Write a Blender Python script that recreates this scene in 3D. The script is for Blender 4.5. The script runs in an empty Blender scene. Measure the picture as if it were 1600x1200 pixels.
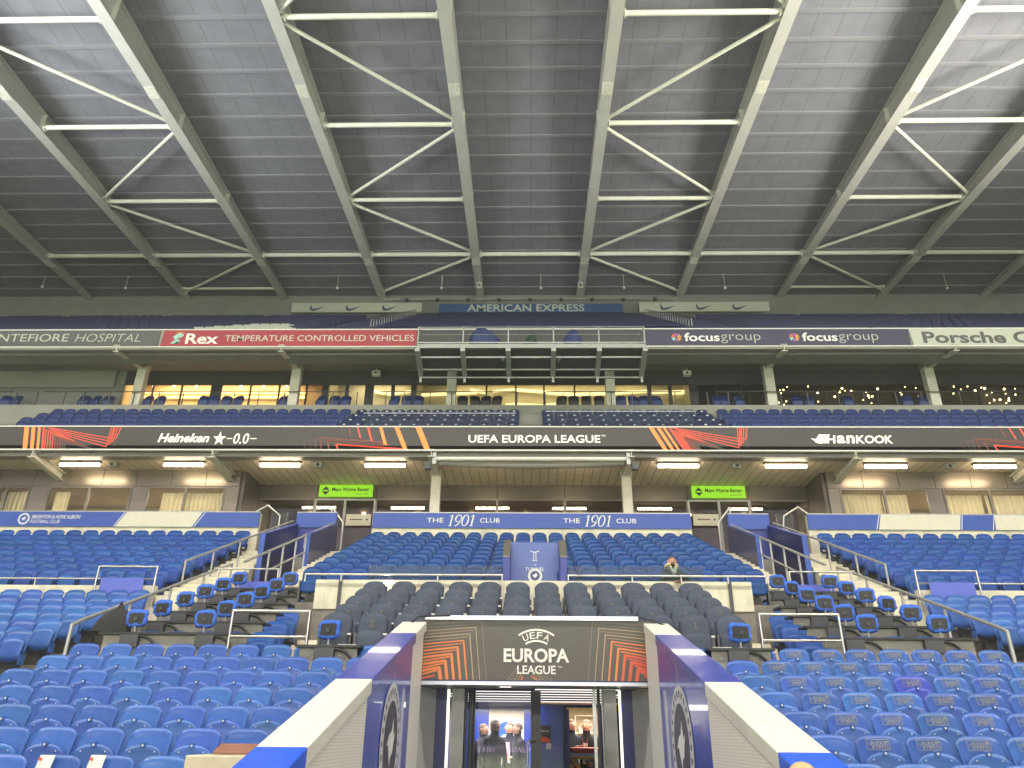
import bpy, bmesh, math, random
from math import sin, cos, pi, radians
from mathutils import Vector, Matrix
random.seed(7)
SC = bpy.context.scene
COL = SC.collection
E = 1.75                       # eye height above the pitch side (m)
CX = -0.06

# ------------------------------------------------------------------ camera
RIGHT = Vector((0.99963, 0.02062, 0.01044))
def cam_axes(p, y, r):
    f = Vector((-sin(y)*cos(p), cos(y)*cos(p), sin(p)))
    r0 = Vector((cos(y), sin(y), 0)); u0 = r0.cross(f)
    return cos(r)*r0 + sin(r)*u0, -sin(r)*r0 + cos(r)*u0, f
RT, UP, FW = cam_axes(radians(24.994), radians(1.445), radians(0.5975))
cd = bpy.data.cameras.new('camera'); cam = bpy.data.objects.new('camera', cd); COL.objects.link(cam)
cd.sensor_width = 36.0; cd.lens = 1180/1600*36; cd.clip_start = 0.05; cd.clip_end = 600
cam.matrix_world = Matrix(((RT.x, UP.x, -FW.x, CX), (RT.y, UP.y, -FW.y, 0), (RT.z, UP.z, -FW.z, E), (0, 0, 0, 1)))
SC.camera = cam
def at(px, py, Y):             # the point at depth Y (metres in front of the camera) seen at photo pixel px, py
    d = RT*((px-800)/1180) + UP*((600-py)/1180) + FW
    return Vector((CX, 0, E)) + d*(Y/d.y)

# ------------------------------------------------------------------ world, floodlights, exposure
w = bpy.data.worlds.new('World'); SC.world = w; w.use_nodes = True
bg = w.node_tree.nodes['Background']; bg.inputs[0].default_value = (0.35, 0.42, 0.55, 1); bg.inputs[1].default_value = 0.05
SC.view_settings.view_transform = 'Standard'; SC.view_settings.look = 'None'
SC.view_settings.exposure = 0.0; SC.view_settings.gamma = 1.0
def area(name, loc, target, sx, sy, power, col):
    l = bpy.data.lights.new(name, 'AREA'); l.shape = 'RECTANGLE'; l.size = sx; l.size_y = sy; l.energy = power; l.color = col
    o = bpy.data.objects.new(name, l); COL.objects.link(o); o.location = loc
    o.rotation_euler = (Vector(target)-Vector(loc)).to_track_quat('-Z', 'Y').to_euler()
    return o
FL = (1.0, 0.95, 0.84)
area('floodlight_roof_edge', (0, 1.5, 26.8), (0, 1.0, 0), 90, 1.2, 23000, FL)       # floods along this roof's front edge, spill on the lower seats
l = area('floodlight_pitch', (0, 0.5, 26.6), (0, -26, 0), 110, 1.5, 600000, (1.0, 0.90, 0.98)); l.data.spread = radians(95)   # the same row of floods, aimed at the pitch
for x, e in ((-30, 105000), (30, 175000)):                                                # added fill spots, low and out of frame, aimed up to brighten the roof corners
    l = bpy.data.lights.new('roof_corner_fill', 'SPOT'); l.energy = e; l.color = (1, .97, .79) if x > 0 else (.94, 1, .93); l.shadow_soft_size = 6.0; l.spot_size = radians(62); l.spot_blend = 1.0
    o = bpy.data.objects.new('roof_corner_fill', l); COL.objects.link(o); o.location = (x*1.1, 7.0, 13.0)
    o.rotation_euler = (Vector((x*0.72, 15.5, 26.5))-o.location).to_track_quat('-Z', 'Y').to_euler()
area('floodlight_far_stand', (0, -95, 30), (0, 0, 4), 90, 1.5, 48000, FL)            # floods on the roof across the pitch
SC.cycles.use_denoising = True
SC.cycles.max_bounces = 8
SC.cycles.diffuse_bounces = 4
SC.cycles.transparent_max_bounces = 12
SC.cycles.sample_clamp_indirect = 6.0
SC.cycles.caustics_reflective = False; SC.cycles.caustics_refractive = False

# ------------------------------------------------------------------ materials
M = {}
def mat(name, col, rough=0.6, metal=0.0, noise=0.0, nscale=8.0, bump=0.0, bscale=60.0, coat=0.0, rnd=0.0, spec=0.5, dirt=None, dscale=2.0):
    m = bpy.data.materials.new(name); m.use_nodes = True; nt = m.node_tree; b = nt.nodes['Principled BSDF']
    b.inputs['Base Color'].default_value = (*col, 1); b.inputs['Roughness'].default_value = rough
    b.inputs['Metallic'].default_value = metal; b.inputs['Coat Weight'].default_value = coat
    b.inputs['Specular IOR Level'].default_value = spec
    tc = nt.nodes.new('ShaderNodeTexCoord')
    last = None
    if noise:
        n = nt.nodes.new('ShaderNodeTexNoise'); n.inputs['Scale'].default_value = nscale; n.inputs['Detail'].default_value = 6
        nt.links.new(tc.outputs['Object'], n.inputs['Vector'])
        r = nt.nodes.new('ShaderNodeMapRange'); r.inputs[1].default_value = 0.3; r.inputs[2].default_value = 0.7
        r.inputs[3].default_value = 1-noise; r.inputs[4].default_value = 1+noise
        nt.links.new(n.outputs[0], r.inputs[0])
        h = nt.nodes.new('ShaderNodeHueSaturation'); h.inputs['Color'].default_value = (*col, 1)
        nt.links.new(r.outputs[0], h.inputs['Value']); last = h.outputs[0]
    if dirt:
        n = nt.nodes.new('ShaderNodeTexNoise'); n.inputs['Scale'].default_value = dscale; n.inputs['Detail'].default_value = 9; n.inputs['Roughness'].default_value = 0.7
        mp = nt.nodes.new('ShaderNodeMapping'); mp.inputs['Scale'].default_value = (1, 1, 0.35)
        nt.links.new(tc.outputs['Object'], mp.inputs[0]); nt.links.new(mp.outputs[0], n.inputs['Vector'])
        r = nt.nodes.new('ShaderNodeMapRange'); r.inputs[1].default_value = 0.5; r.inputs[2].default_value = 0.75; r.inputs[3].default_value = 0; r.inputs[4].default_value = 0.7
        nt.links.new(n.outputs[0], r.inputs[0])
        mx = nt.nodes.new('ShaderNodeMixRGB'); mx.inputs[2].default_value = (*dirt, 1)
        if last: nt.links.new(last, mx.inputs[1])
        else: mx.inputs[1].default_value = (*col, 1)
        nt.links.new(r.outputs[0], mx.inputs[0]); last = mx.outputs[0]
    if rnd:
        oi = nt.nodes.new('ShaderNodeObjectInfo')
        h = nt.nodes.new('ShaderNodeHueSaturation')
        if last: nt.links.new(last, h.inputs['Color'])
        else: h.inputs['Color'].default_value = (*col, 1)
        r = nt.nodes.new('ShaderNodeMapRange'); r.inputs[3].default_value = 1-rnd; r.inputs[4].default_value = 1+rnd
        nt.links.new(oi.outputs['Random'], r.inputs[0]); nt.links.new(r.outputs[0], h.inputs['Value'])
        r2 = nt.nodes.new('ShaderNodeMapRange'); r2.inputs[3].default_value = 0.5-rnd*0.07; r2.inputs[4].default_value = 0.5+rnd*0.04
        mm = nt.nodes.new('ShaderNodeMath'); mm.operation = 'FRACT'; m2 = nt.nodes.new('ShaderNodeMath'); m2.operation = 'MULTIPLY'; m2.inputs[1].default_value = 7.31
        nt.links.new(oi.outputs['Random'], m2.inputs[0]); nt.links.new(m2.outputs[0], mm.inputs[0]); nt.links.new(mm.outputs[0], r2.inputs[0]); nt.links.new(r2.outputs[0], h.inputs['Hue'])
        last = h.outputs[0]
    if last: nt.links.new(last, b.inputs['Base Color'])
    if bump:
        n = nt.nodes.new('ShaderNodeTexNoise'); n.inputs['Scale'].default_value = bscale; n.inputs['Detail'].default_value = 4
        nt.links.new(tc.outputs['Object'], n.inputs['Vector'])
        bp = nt.nodes.new('ShaderNodeBump'); bp.inputs['Strength'].default_value = bump; bp.inputs['Distance'].default_value = 0.01
        nt.links.new(n.outputs[0], bp.inputs['Height']); nt.links.new(bp.outputs[0], b.inputs['Normal'])
    M[name] = m; return m
def emit(name, col, strength):
    m = bpy.data.materials.new(name); m.use_nodes = True; nt = m.node_tree; b = nt.nodes['Principled BSDF']
    b.inputs['Base Color'].default_value = (*[c*0.6 for c in col], 1); b.inputs['Emission Color'].default_value = (*col, 1)
    b.inputs['Emission Strength'].default_value = strength; b.inputs['Roughness'].default_value = 0.5
    M[name] = m; return m
def glass(name, tint, refl=0.08, rough=0.0):
    m = bpy.data.materials.new(name); m.use_nodes = True; nt = m.node_tree
    nt.nodes.remove(nt.nodes['Principled BSDF']); out = nt.nodes['Material Output']
    t = nt.nodes.new('ShaderNodeBsdfTransparent'); t.inputs[0].default_value = (*tint, 1)
    g = nt.nodes.new('ShaderNodeBsdfGlossy'); g.inputs['Roughness'].default_value = rough
    f = nt.nodes.new('ShaderNodeFresnel'); f.inputs[0].default_value = 1.5
    a = nt.nodes.new('ShaderNodeMath'); a.operation = 'ADD'; a.inputs[1].default_value = refl; a.use_clamp = True
    nt.links.new(f.outputs[0], a.inputs[0])
    mx = nt.nodes.new('ShaderNodeMixShader'); nt.links.new(a.outputs[0], mx.inputs[0]); nt.links.new(t.outputs[0], mx.inputs[1]); nt.links.new(g.outputs[0], mx.inputs[2])
    nt.links.new(mx.outputs[0], out.inputs[0]); M[name] = m; return m
def striped(name, col, line, axis, period, width, rough=0.6, noise=0.1, bump=0.0):
    """boards or sheets: thin joint lines every `period` metres along an axis"""
    m = mat(name, col, rough, noise=noise, nscale=1.5); nt = m.node_tree; b = nt.nodes['Principled BSDF']
    tc = nt.nodes.new('ShaderNodeTexCoord'); sx = nt.nodes.new('ShaderNodeSeparateXYZ'); nt.links.new(tc.outputs['Object'], sx.inputs[0])
    d = nt.nodes.new('ShaderNodeMath'); d.operation = 'DIVIDE'; d.inputs[1].default_value = period; nt.links.new(sx.outputs[axis], d.inputs[0])
    fr = nt.nodes.new('ShaderNodeMath'); fr.operation = 'FRACT'; nt.links.new(d.outputs[0], fr.inputs[0])
    lt = nt.nodes.new('ShaderNodeMath'); lt.operation = 'LESS_THAN'; lt.inputs[1].default_value = width/period; nt.links.new(fr.outputs[0], lt.inputs[0])
    mx = nt.nodes.new('ShaderNodeMixRGB'); mx.inputs[2].default_value = (*line, 1)
    src = b.inputs['Base Color'].links[0].from_socket
    nt.links.new(src, mx.inputs[1]); nt.links.new(lt.outputs[0], mx.inputs[0]); nt.links.new(mx.outputs[0], b.inputs['Base Color'])
    return m

mat('blue_plastic', (0.034, 0.100, 0.345), 0.30, noise=0.10, nscale=5, rnd=0.14, dirt=(0.048, 0.11, 0.34), dscale=4, spec=0.38)
mat('blue_plastic_new', (0.030, 0.055, 0.38), 0.36, noise=0.08, nscale=5)
mat('club_blue', (0.007, 0.048, 0.20), 0.36, noise=0.1, nscale=6, rnd=0.12, spec=0.28)
mat('side_blue', (0.014, 0.060, 0.26), 0.42, noise=0.12, nscale=3, rnd=0.15, spec=0.3)
mat('navy_fabric', (0.048, 0.060, 0.088), 0.8, noise=0.12, nscale=10, bump=0.15, bscale=300, rnd=0.08)
mat('gold_print', (0.16, 0.125, 0.06), 0.5)
mat('tan_print', (0.235, 0.225, 0.165), 0.6)
mat('seat_steel', (0.10, 0.10, 0.10), 0.5, 0.6)
mat('badge', (0.62, 0.62, 0.58), 0.4)
mat('concrete', (0.36, 0.34, 0.29), 0.85, noise=0.14, nscale=2, dirt=(0.2, 0.19, 0.16), dscale=1.4, bump=0.2)
mat('pale_concrete', (0.70, 0.655, 0.50), 0.8, noise=0.10, nscale=2, dirt=(0.36, 0.33, 0.26), dscale=1.8, bump=0.15)
mat('step_cream', (0.80, 0.73, 0.55), 0.8, noise=0.12, nscale=3, dirt=(0.32, 0.29, 0.22), dscale=2)
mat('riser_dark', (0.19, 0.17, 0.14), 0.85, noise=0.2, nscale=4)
mat('white_paint', (0.66, 0.63, 0.55), 0.5, noise=0.04, nscale=3, dirt=(0.50, 0.47, 0.40), dscale=1.2)
mat('white_post', (0.72, 0.70, 0.64), 0.5, noise=0.04)
mat('grey_panel', (0.36, 0.36, 0.34), 0.5, noise=0.06)
mat('blue_paint', (0.012, 0.045, 0.36), 0.28, noise=0.06, nscale=2, coat=0.3)
mat('bright_blue', (0.012, 0.10, 0.66), 0.3, coat=0.3)
mat('navy_paint', (0.020, 0.025, 0.115), 0.35, noise=0.08, nscale=2)
mat('indigo_paint', (0.035, 0.045, 0.25), 0.45, noise=0.08, nscale=3)
mat('band_blue', (0.026, 0.072, 0.34), 0.45, noise=0.05, nscale=1)
mat('violet_panel', (0.10, 0.13, 0.52), 0.5, noise=0.08)
mat('board_blue', (0.075, 0.115, 0.34), 0.4, noise=0.06)
mat('print_white', (0.80, 0.79, 0.74), 0.5)
mat('print_cream', (0.66, 0.62, 0.50), 0.5, noise=0.03)
mat('steel_dark', (0.20, 0.195, 0.185), 0.32, 0.9, noise=0.25, nscale=3)
mat('stainless', (0.55, 0.54, 0.50), 0.28, 0.95, noise=0.08)
mat('galv', (0.42, 0.42, 0.40), 0.45, 0.5, noise=0.1)
mat('gantry_steel', (0.27, 0.285, 0.26), 0.5, 0.3, noise=0.1)
mat('aluminium', (0.62, 0.63, 0.68), 0.3, 0.8)
mat('dark_frame', (0.035, 0.035, 0.034), 0.4)
mat('mid_frame', (0.16, 0.145, 0.125), 0.4, 0.3)
mat('black', (0.012, 0.012, 0.012), 0.5)
mat('desk_black', (0.016, 0.016, 0.016), 0.45)
mat('desk_grey', (0.30, 0.28, 0.235), 0.7, noise=0.12, nscale=3)
mat('socket_box', (0.055, 0.056, 0.058), 0.5)
mat('cover_blue', (0.035, 0.13, 0.56), 0.7, bump=0.6, bscale=30, noise=0.2, nscale=20)
mat('tarp_navy', (0.012, 0.022, 0.080), 0.75, bump=0.5, bscale=12, noise=0.2, nscale=4)
mat('tarp_blue', (0.018, 0.032, 0.11), 0.7, bump=0.6, bscale=12, noise=0.25, nscale=5)
mat('tarp_green', (0.012, 0.045, 0.028), 0.7, bump=0.6, bscale=12, noise=0.25, nscale=5)
mat('lounge_panel', (0.125, 0.108, 0.088), 0.33, 0.5, noise=0.06, nscale=1)
mat('box_panel', (0.20, 0.172, 0.138), 0.3, 0.6, noise=0.06, nscale=1)
mat('dark_fascia', (0.040, 0.043, 0.043), 0.6, noise=0.1)
mat('roof_steel', (0.45, 0.43, 0.43), 0.55, noise=0.06, nscale=1)
mat('roof_tube', (0.62, 0.60, 0.55), 0.5, noise=0.05, nscale=1)
striped('roof_deck', (0.155, 0.152, 0.190), (0.110, 0.108, 0.135), 0, 1.05, 0.05, 0.7, 0.10)
mat('purlin', (0.175, 0.172, 0.20), 0.6)
mat('roof_wall', (0.20, 0.20, 0.185), 0.8, noise=0.10, nscale=1)
mat('soffit_grey', (0.25, 0.25, 0.215), 0.8, noise=0.05, nscale=0.6)
striped('soffit_board', (0.66, 0.56, 0.43), (0.24, 0.19, 0.135), 0, 0.31, 0.025, 0.55, 0.07)
mat('soffit_beam', (0.20, 0.185, 0.155), 0.5, noise=0.06, nscale=1)
mat('column_paint', (0.56, 0.54, 0.46), 0.6, noise=0.06)
mat('curtain', (0.68, 0.66, 0.50), 0.85, noise=0.06, nscale=4)
def translucent(name, f):
    nt = M[name].node_tree; b = nt.nodes['Principled BSDF']; t = nt.nodes.new('ShaderNodeBsdfTranslucent'); mx = nt.nodes.new('ShaderNodeMixShader'); mx.inputs[0].default_value = f
    t.inputs[0].default_value = (0.75, 0.70, 0.52, 1); nt.links.new(b.outputs[0], mx.inputs[1]); nt.links.new(t.outputs[0], mx.inputs[2]); nt.links.new(mx.outputs[0], nt.nodes['Material Output'].inputs[0])
translucent('curtain', 0.5)
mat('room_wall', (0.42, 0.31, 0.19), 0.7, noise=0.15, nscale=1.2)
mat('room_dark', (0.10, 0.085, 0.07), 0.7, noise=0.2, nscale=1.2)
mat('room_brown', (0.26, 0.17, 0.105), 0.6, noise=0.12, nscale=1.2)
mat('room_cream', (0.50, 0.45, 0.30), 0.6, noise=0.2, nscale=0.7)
mat('tunnel_grey', (0.16, 0.16, 0.165), 0.35, 0.3)
mat('tunnel_floor', (0.08, 0.085, 0.09), 0.5)
mat('cream_wall', (0.72, 0.62, 0.44), 0.6)
mat('skin', (0.50, 0.27, 0.18), 0.55)
mat('lip', (0.36, 0.13, 0.10), 0.5)
mat('hair_brown', (0.09, 0.05, 0.03), 0.7)
mat('hair_grey', (0.12, 0.10, 0.085), 0.7)
mat('hair_fair', (0.55, 0.36, 0.17), 0.6, noise=0.25, nscale=40)
mat('cloth_black', (0.012, 0.013, 0.014), 0.85, noise=0.2, nscale=20)
mat('cloth_navy', (0.015, 0.02, 0.04), 0.85, noise=0.2, nscale=20)
mat('cloth_green', (0.020, 0.026, 0.018), 0.9, noise=0.2, nscale=20)
mat('fleece', (0.66, 0.55, 0.34), 0.95, bump=0.5, bscale=80)
mat('shirt_white', (0.72, 0.70, 0.68), 0.8)
mat('red_strap', (0.45, 0.05, 0.05), 0.7)
mat('red_vinyl', (0.62, 0.06, 0.025), 0.45)
mat('yellow_paint', (0.75, 0.42, 0.03), 0.4)
mat('shoe', (0.02, 0.018, 0.016), 0.6)
mat('paper', (0.80, 0.76, 0.66), 0.7)
mat('cable_brown', (0.27, 0.12, 0.07), 0.6)
mat('bag_black', (0.02, 0.018, 0.016), 0.85, bump=0.5, bscale=20, noise=0.3, nscale=9)
mat('box_cream', (0.60, 0.52, 0.36), 0.7, noise=0.08, dirt=(0.42, 0.34, 0.22))
mat('banner_grey', (0.075, 0.078, 0.075), 0.55)
mat('banner_red', (0.30, 0.022, 0.032), 0.5, noise=0.04)
mat('banner_navy', (0.028, 0.026, 0.060), 0.5)
mat('banner_white', (0.46, 0.47, 0.40), 0.55, noise=0.03)
mat('banner_text', (0.50, 0.50, 0.43), 0.5)
mat('dark_text', (0.07, 0.07, 0.065), 0.5)
mat('navy_text', (0.02, 0.03, 0.10), 0.5)
mat('sign_blue', (0.024, 0.070, 0.18), 0.5, noise=0.12, nscale=1.0)
mat('logo_orange', (0.70, 0.28, 0.04), 0.5)
mat('logo_purple', (0.25, 0.08, 0.35), 0.5)
mat('logo_teal', (0.30, 0.55, 0.48), 0.5)
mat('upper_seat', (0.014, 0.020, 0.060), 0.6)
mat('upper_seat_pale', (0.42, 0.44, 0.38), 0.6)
mat('crest_ring', (0.62, 0.62, 0.62), 0.5)
mat('crest_dark', (0.055, 0.05, 0.085), 0.5)
mat('mat_grey', (0.08, 0.08, 0.08), 0.9)
mat('canopy_grey', (0.105, 0.094, 0.078), 0.6, noise=0.05, nscale=4)
mat('rib_orange', (0.78, 0.23, 0.07), 0.5)
mat('rib_red', (0.72, 0.12, 0.06), 0.5)
mat('rib_tan', (0.44, 0.31, 0.17), 0.5)
mat('rib_pale', (0.25, 0.215, 0.155), 0.5)
mat('canopy_text', (0.82, 0.80, 0.70), 0.5)
mat('grass', (0.090, 0.124, 0.060), 0.9, noise=0.25, nscale=0.3)
mat('paving', (0.20, 0.20, 0.19), 0.9, noise=0.15, nscale=2)
mat('notice', (0.05, 0.035, 0.03), 0.4)
glass('window_glass', (0.86, 0.88, 0.84), 0.03)
glass('lounge_glass', (0.80, 0.77, 0.70), 0.10)
glass('rail_glass', (0.66, 0.79, 0.80), 0.06)
glass('tunnel_glass', (0.92, 0.94, 0.94), 0.05)
emit('lamp_tube', (1.0, 0.82, 0.56), 36.0)
emit('tunnel_tube', (1.0, 0.93, 0.88), 1.7)
emit('post_light', (1.0, 0.90, 0.68), 1.6)
emit('spot_warm', (1.0, 0.72, 0.36), 18.0)
emit('cove_warm', (1.0, 0.62, 0.20), 3.2)
emit('cove_cream', (1.0, 0.80, 0.36), 1.8)
emit('bulb', (1.0, 0.70, 0.28), 14.0)
emit('flare_lamp', (1.0, 0.95, 0.72), 30.0)
emit('led_black', (0.055, 0.048, 0.040), 0.28)
emit('led_white', (0.92, 0.90, 0.74), 0.85)
emit('led_orange', (0.95, 0.25, 0.045), 0.9)
emit('led_red', (0.85, 0.085, 0.035), 0.75)
emit('led_dim', (0.30, 0.055, 0.03), 0.6)
emit('led_faint', (0.14, 0.085, 0.065), 0.6)
emit('green_sign', (0.28, 0.66, 0.012), 0.75)
emit('table_lamp', (1.0, 0.85, 0.55), 3.0)
emit('pitch_board', (0.02, 0.016, 0.03), 0.5)
emit('pitch_board_text', (0.72, 0.55, 0.85), 2.0)

# perforated / ribbed white mesh panel
def perforated(name, col):
    m = mat(name, col, 0.55); nt = m.node_tree; b = nt.nodes['Principled BSDF']
    tc = nt.nodes.new('ShaderNodeTexCoord'); sx = nt.nodes.new('ShaderNodeSeparateXYZ'); nt.links.new(tc.outputs['Object'], sx.inputs[0])
    facs = []
    for ax in (1, 2):
        d = nt.nodes.new('ShaderNodeMath'); d.operation = 'MULTIPLY'; d.inputs[1].default_value = 2*pi/0.022; nt.links.new(sx.outputs[ax], d.inputs[0])
        s = nt.nodes.new('ShaderNodeMath'); s.operation = 'SINE'; nt.links.new(d.outputs[0], s.inputs[0]); facs.append(s)
    a = nt.nodes.new('ShaderNodeMath'); a.operation = 'ADD'; nt.links.new(facs[0].outputs[0], a.inputs[0]); nt.links.new(facs[1].outputs[0], a.inputs[1])
    g = nt.nodes.new('ShaderNodeMath'); g.operation = 'GREATER_THAN'; g.inputs[1].default_value = 0.7; nt.links.new(a.outputs[0], g.inputs[0])
    mx = nt.nodes.new('ShaderNodeMixRGB'); mx.inputs[1].default_value = (*col, 1); mx.inputs[2].default_value = (*[c*0.74 for c in col], 1)
    nt.links.new(g.outputs[0], mx.inputs[0]); nt.links.new(mx.outputs[0], b.inputs['Base Color'])
perforated('perforated', (0.74, 0.71, 0.62))

# ------------------------------------------------------------------ mesh builder
class MB:
    def __init__(s): s.v = []; s.f = []; s.m = []; s.mats = []; s.sm = []
    def mi(s, m):
        if m not in s.mats: s.mats.append(m)
        return s.mats.index(m)
    def add(s, vs, fs, m, smooth=False):
        o = len(s.v); s.v += [tuple(v) for v in vs]; k = s.mi(m)
        for f in fs: s.f.append(tuple(i+o for i in f)); s.m.append(k); s.sm.append(smooth)
        return s
    def poly(s, pts, m): return s.add(pts, [tuple(range(len(pts)))], m)
    def box(s, x0, x1, y0, y1, z0, z1, m):
        x0, x1 = min(x0, x1), max(x0, x1)
        v = [(x0,y0,z0),(x1,y0,z0),(x1,y1,z0),(x0,y1,z0),(x0,y0,z1),(x1,y0,z1),(x1,y1,z1),(x0,y1,z1)]
        return s.add(v, [(0,3,2,1),(4,5,6,7),(0,1,5,4),(1,2,6,5),(2,3,7,6),(3,0,4,7)], m)
    def bar(s, p, q, w, h, m, up=(0,0,1)):
        """rectangular bar from p to q"""
        p = Vector(p); q = Vector(q); d = (q-p).normalized(); r = d.cross(Vector(up))
        if r.length < 1e-4: r = Vector((1,0,0))
        r.normalize(); u = r.cross(d)
        v = []
        for c in (p, q):
            for a, b in ((-1,-1),(1,-1),(1,1),(-1,1)): v.append(c + r*(a*w/2) + u*(b*h/2))
        return s.add(v, [(0,1,2,3)[::-1],(4,5,6,7),(0,1,5,4),(1,2,6,5),(2,3,7,6),(3,0,4,7)], m)
    def tube(s, p, q, r, m, n=10, r2=None):
        p = Vector(p); q = Vector(q); r2 = r if r2 is None else r2
        d = (q-p).normalized(); a = d.orthogonal().normalized(); b = d.cross(a)
        v = [p + (a*cos(2*pi*i/n)+b*sin(2*pi*i/n))*r for i in range(n)] + [q + (a*cos(2*pi*i/n)+b*sin(2*pi*i/n))*r2 for i in range(n)]
        s.add(v, [(i, (i+1) % n, n+(i+1) % n, n+i) for i in range(n)], m, True)
        s.add(v[:n], [tuple(range(n))[::-1]], m); s.add(v[n:], [tuple(range(n))], m); return s
    def path(s, pts, r, m, n=8):
        for a, b in zip(pts, pts[1:]): s.tube(a, b, r, m, n)
        for p in pts[1:-1]: s.ball(p, r, m, 8, 5)
        return s
    def ball(s, c, r, m, n=10, k=6, sz=1.0):
        c = Vector(c); v = [c + Vector((0,0,r*sz))]
        for j in range(1, k):
            t = pi*j/k
            for i in range(n): v.append(c + Vector((r*sin(t)*cos(2*pi*i/n), r*sin(t)*sin(2*pi*i/n), r*sz*cos(t))))
        v.append(c - Vector((0,0,r*sz))); f = []
        for i in range(n): f.append((0, 1+i, 1+(i+1) % n))
        for j in range(k-2):
            for i in range(n): f.append((1+j*n+i, 1+(j+1)*n+i, 1+(j+1)*n+(i+1) % n, 1+j*n+(i+1) % n))
        L = len(v)-1
        for i in range(n): f.append((L, 1+(k-2)*n+(i+1) % n, 1+(k-2)*n+i))
        return s.add(v, f, m, True)
    def prism(s, pts, axis, a, b, m):
        """extrude a 2-D outline: axis 0 -> pts are (y,z) between x=a..b ; axis 1 -> (x,z) between y=a..b"""
        n = len(pts); mk = (lambda p, t: (t, p[0], p[1])) if axis == 0 else (lambda p, t: (p[0], t, p[1]))
        v = [mk(p, a) for p in pts] + [mk(p, b) for p in pts]
        return s.add(v, [tuple(range(n))[::-1], tuple(range(n, 2*n))] + [(i, (i+1) % n, n+(i+1) % n, n+i) for i in range(n)], m)
    def build(s, name, parent=None, loc=None, bevel=0):
        me = bpy.data.meshes.new(name); me.from_pydata(s.v, [], s.f)
        for m in s.mats: me.materials.append(M[m])
        me.polygons.foreach_set('material_index', s.m); me.polygons.foreach_set('use_smooth', s.sm); me.update()
        o = bpy.data.objects.new(name, me); COL.objects.link(o)
        if parent is not None: o.parent = parent
        if loc is not None: o.location = loc
        if bevel:
            b = o.modifiers.new('bevel', 'BEVEL'); b.width = bevel; b.segments = 2; b.limit_method = 'ANGLE'
        return o
def split_build(mb, name, parent, gap=0.5):
    """one part per separate piece: faces are grouped where a gap along x opens between them"""
    fs = sorted(((min(mb.v[i][0] for i in f), max(mb.v[i][0] for i in f), k) for k, f in enumerate(mb.f)))
    groups = []; end = None
    for a, b, k in fs:
        if end is None or a-end > gap: groups.append([]); end = b
        groups[-1].append(k); end = max(end, b)
    for g in groups:
        c = MB(); ks = set(g)
        for k in sorted(ks): c.add([mb.v[i] for i in mb.f[k]], [tuple(range(len(mb.f[k])))], mb.mats[mb.m[k]], mb.sm[k])
        c.build(name, parent)
def tag(o, label, cat, group=None):
    o['label'] = label; o['category'] = cat
    if group: o['group'] = group
    return o
def thing(name, label, cat, loc=(0,0,0), group=None, rz=0):
    o = bpy.data.objects.new(name, None); o.empty_display_size = 0.1; COL.objects.link(o); o.location = loc; o.rotation_euler = (0,0,rz)
    return tag(o, label, cat, group)
def struct(o, kind='structure'): o['kind'] = kind; return o
def dup(o, parent=None):
    c = o.copy(); COL.objects.link(c)
    if parent is not None: c.parent = parent
    for ch in list(o.children): dup(ch, c)
    return c
ORD = ['zeroth','first','second','third','fourth','fifth','sixth','seventh','eighth','ninth','tenth','eleventh','twelfth','thirteenth','fourteenth','fifteenth','sixteenth','seventeenth','eighteenth','nineteenth','twentieth','twenty-first','twenty-second','twenty-third','twenty-fourth','twenty-fifth','twenty-sixth','twenty-seventh','twenty-eighth','twenty-ninth','thirtieth']

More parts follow.
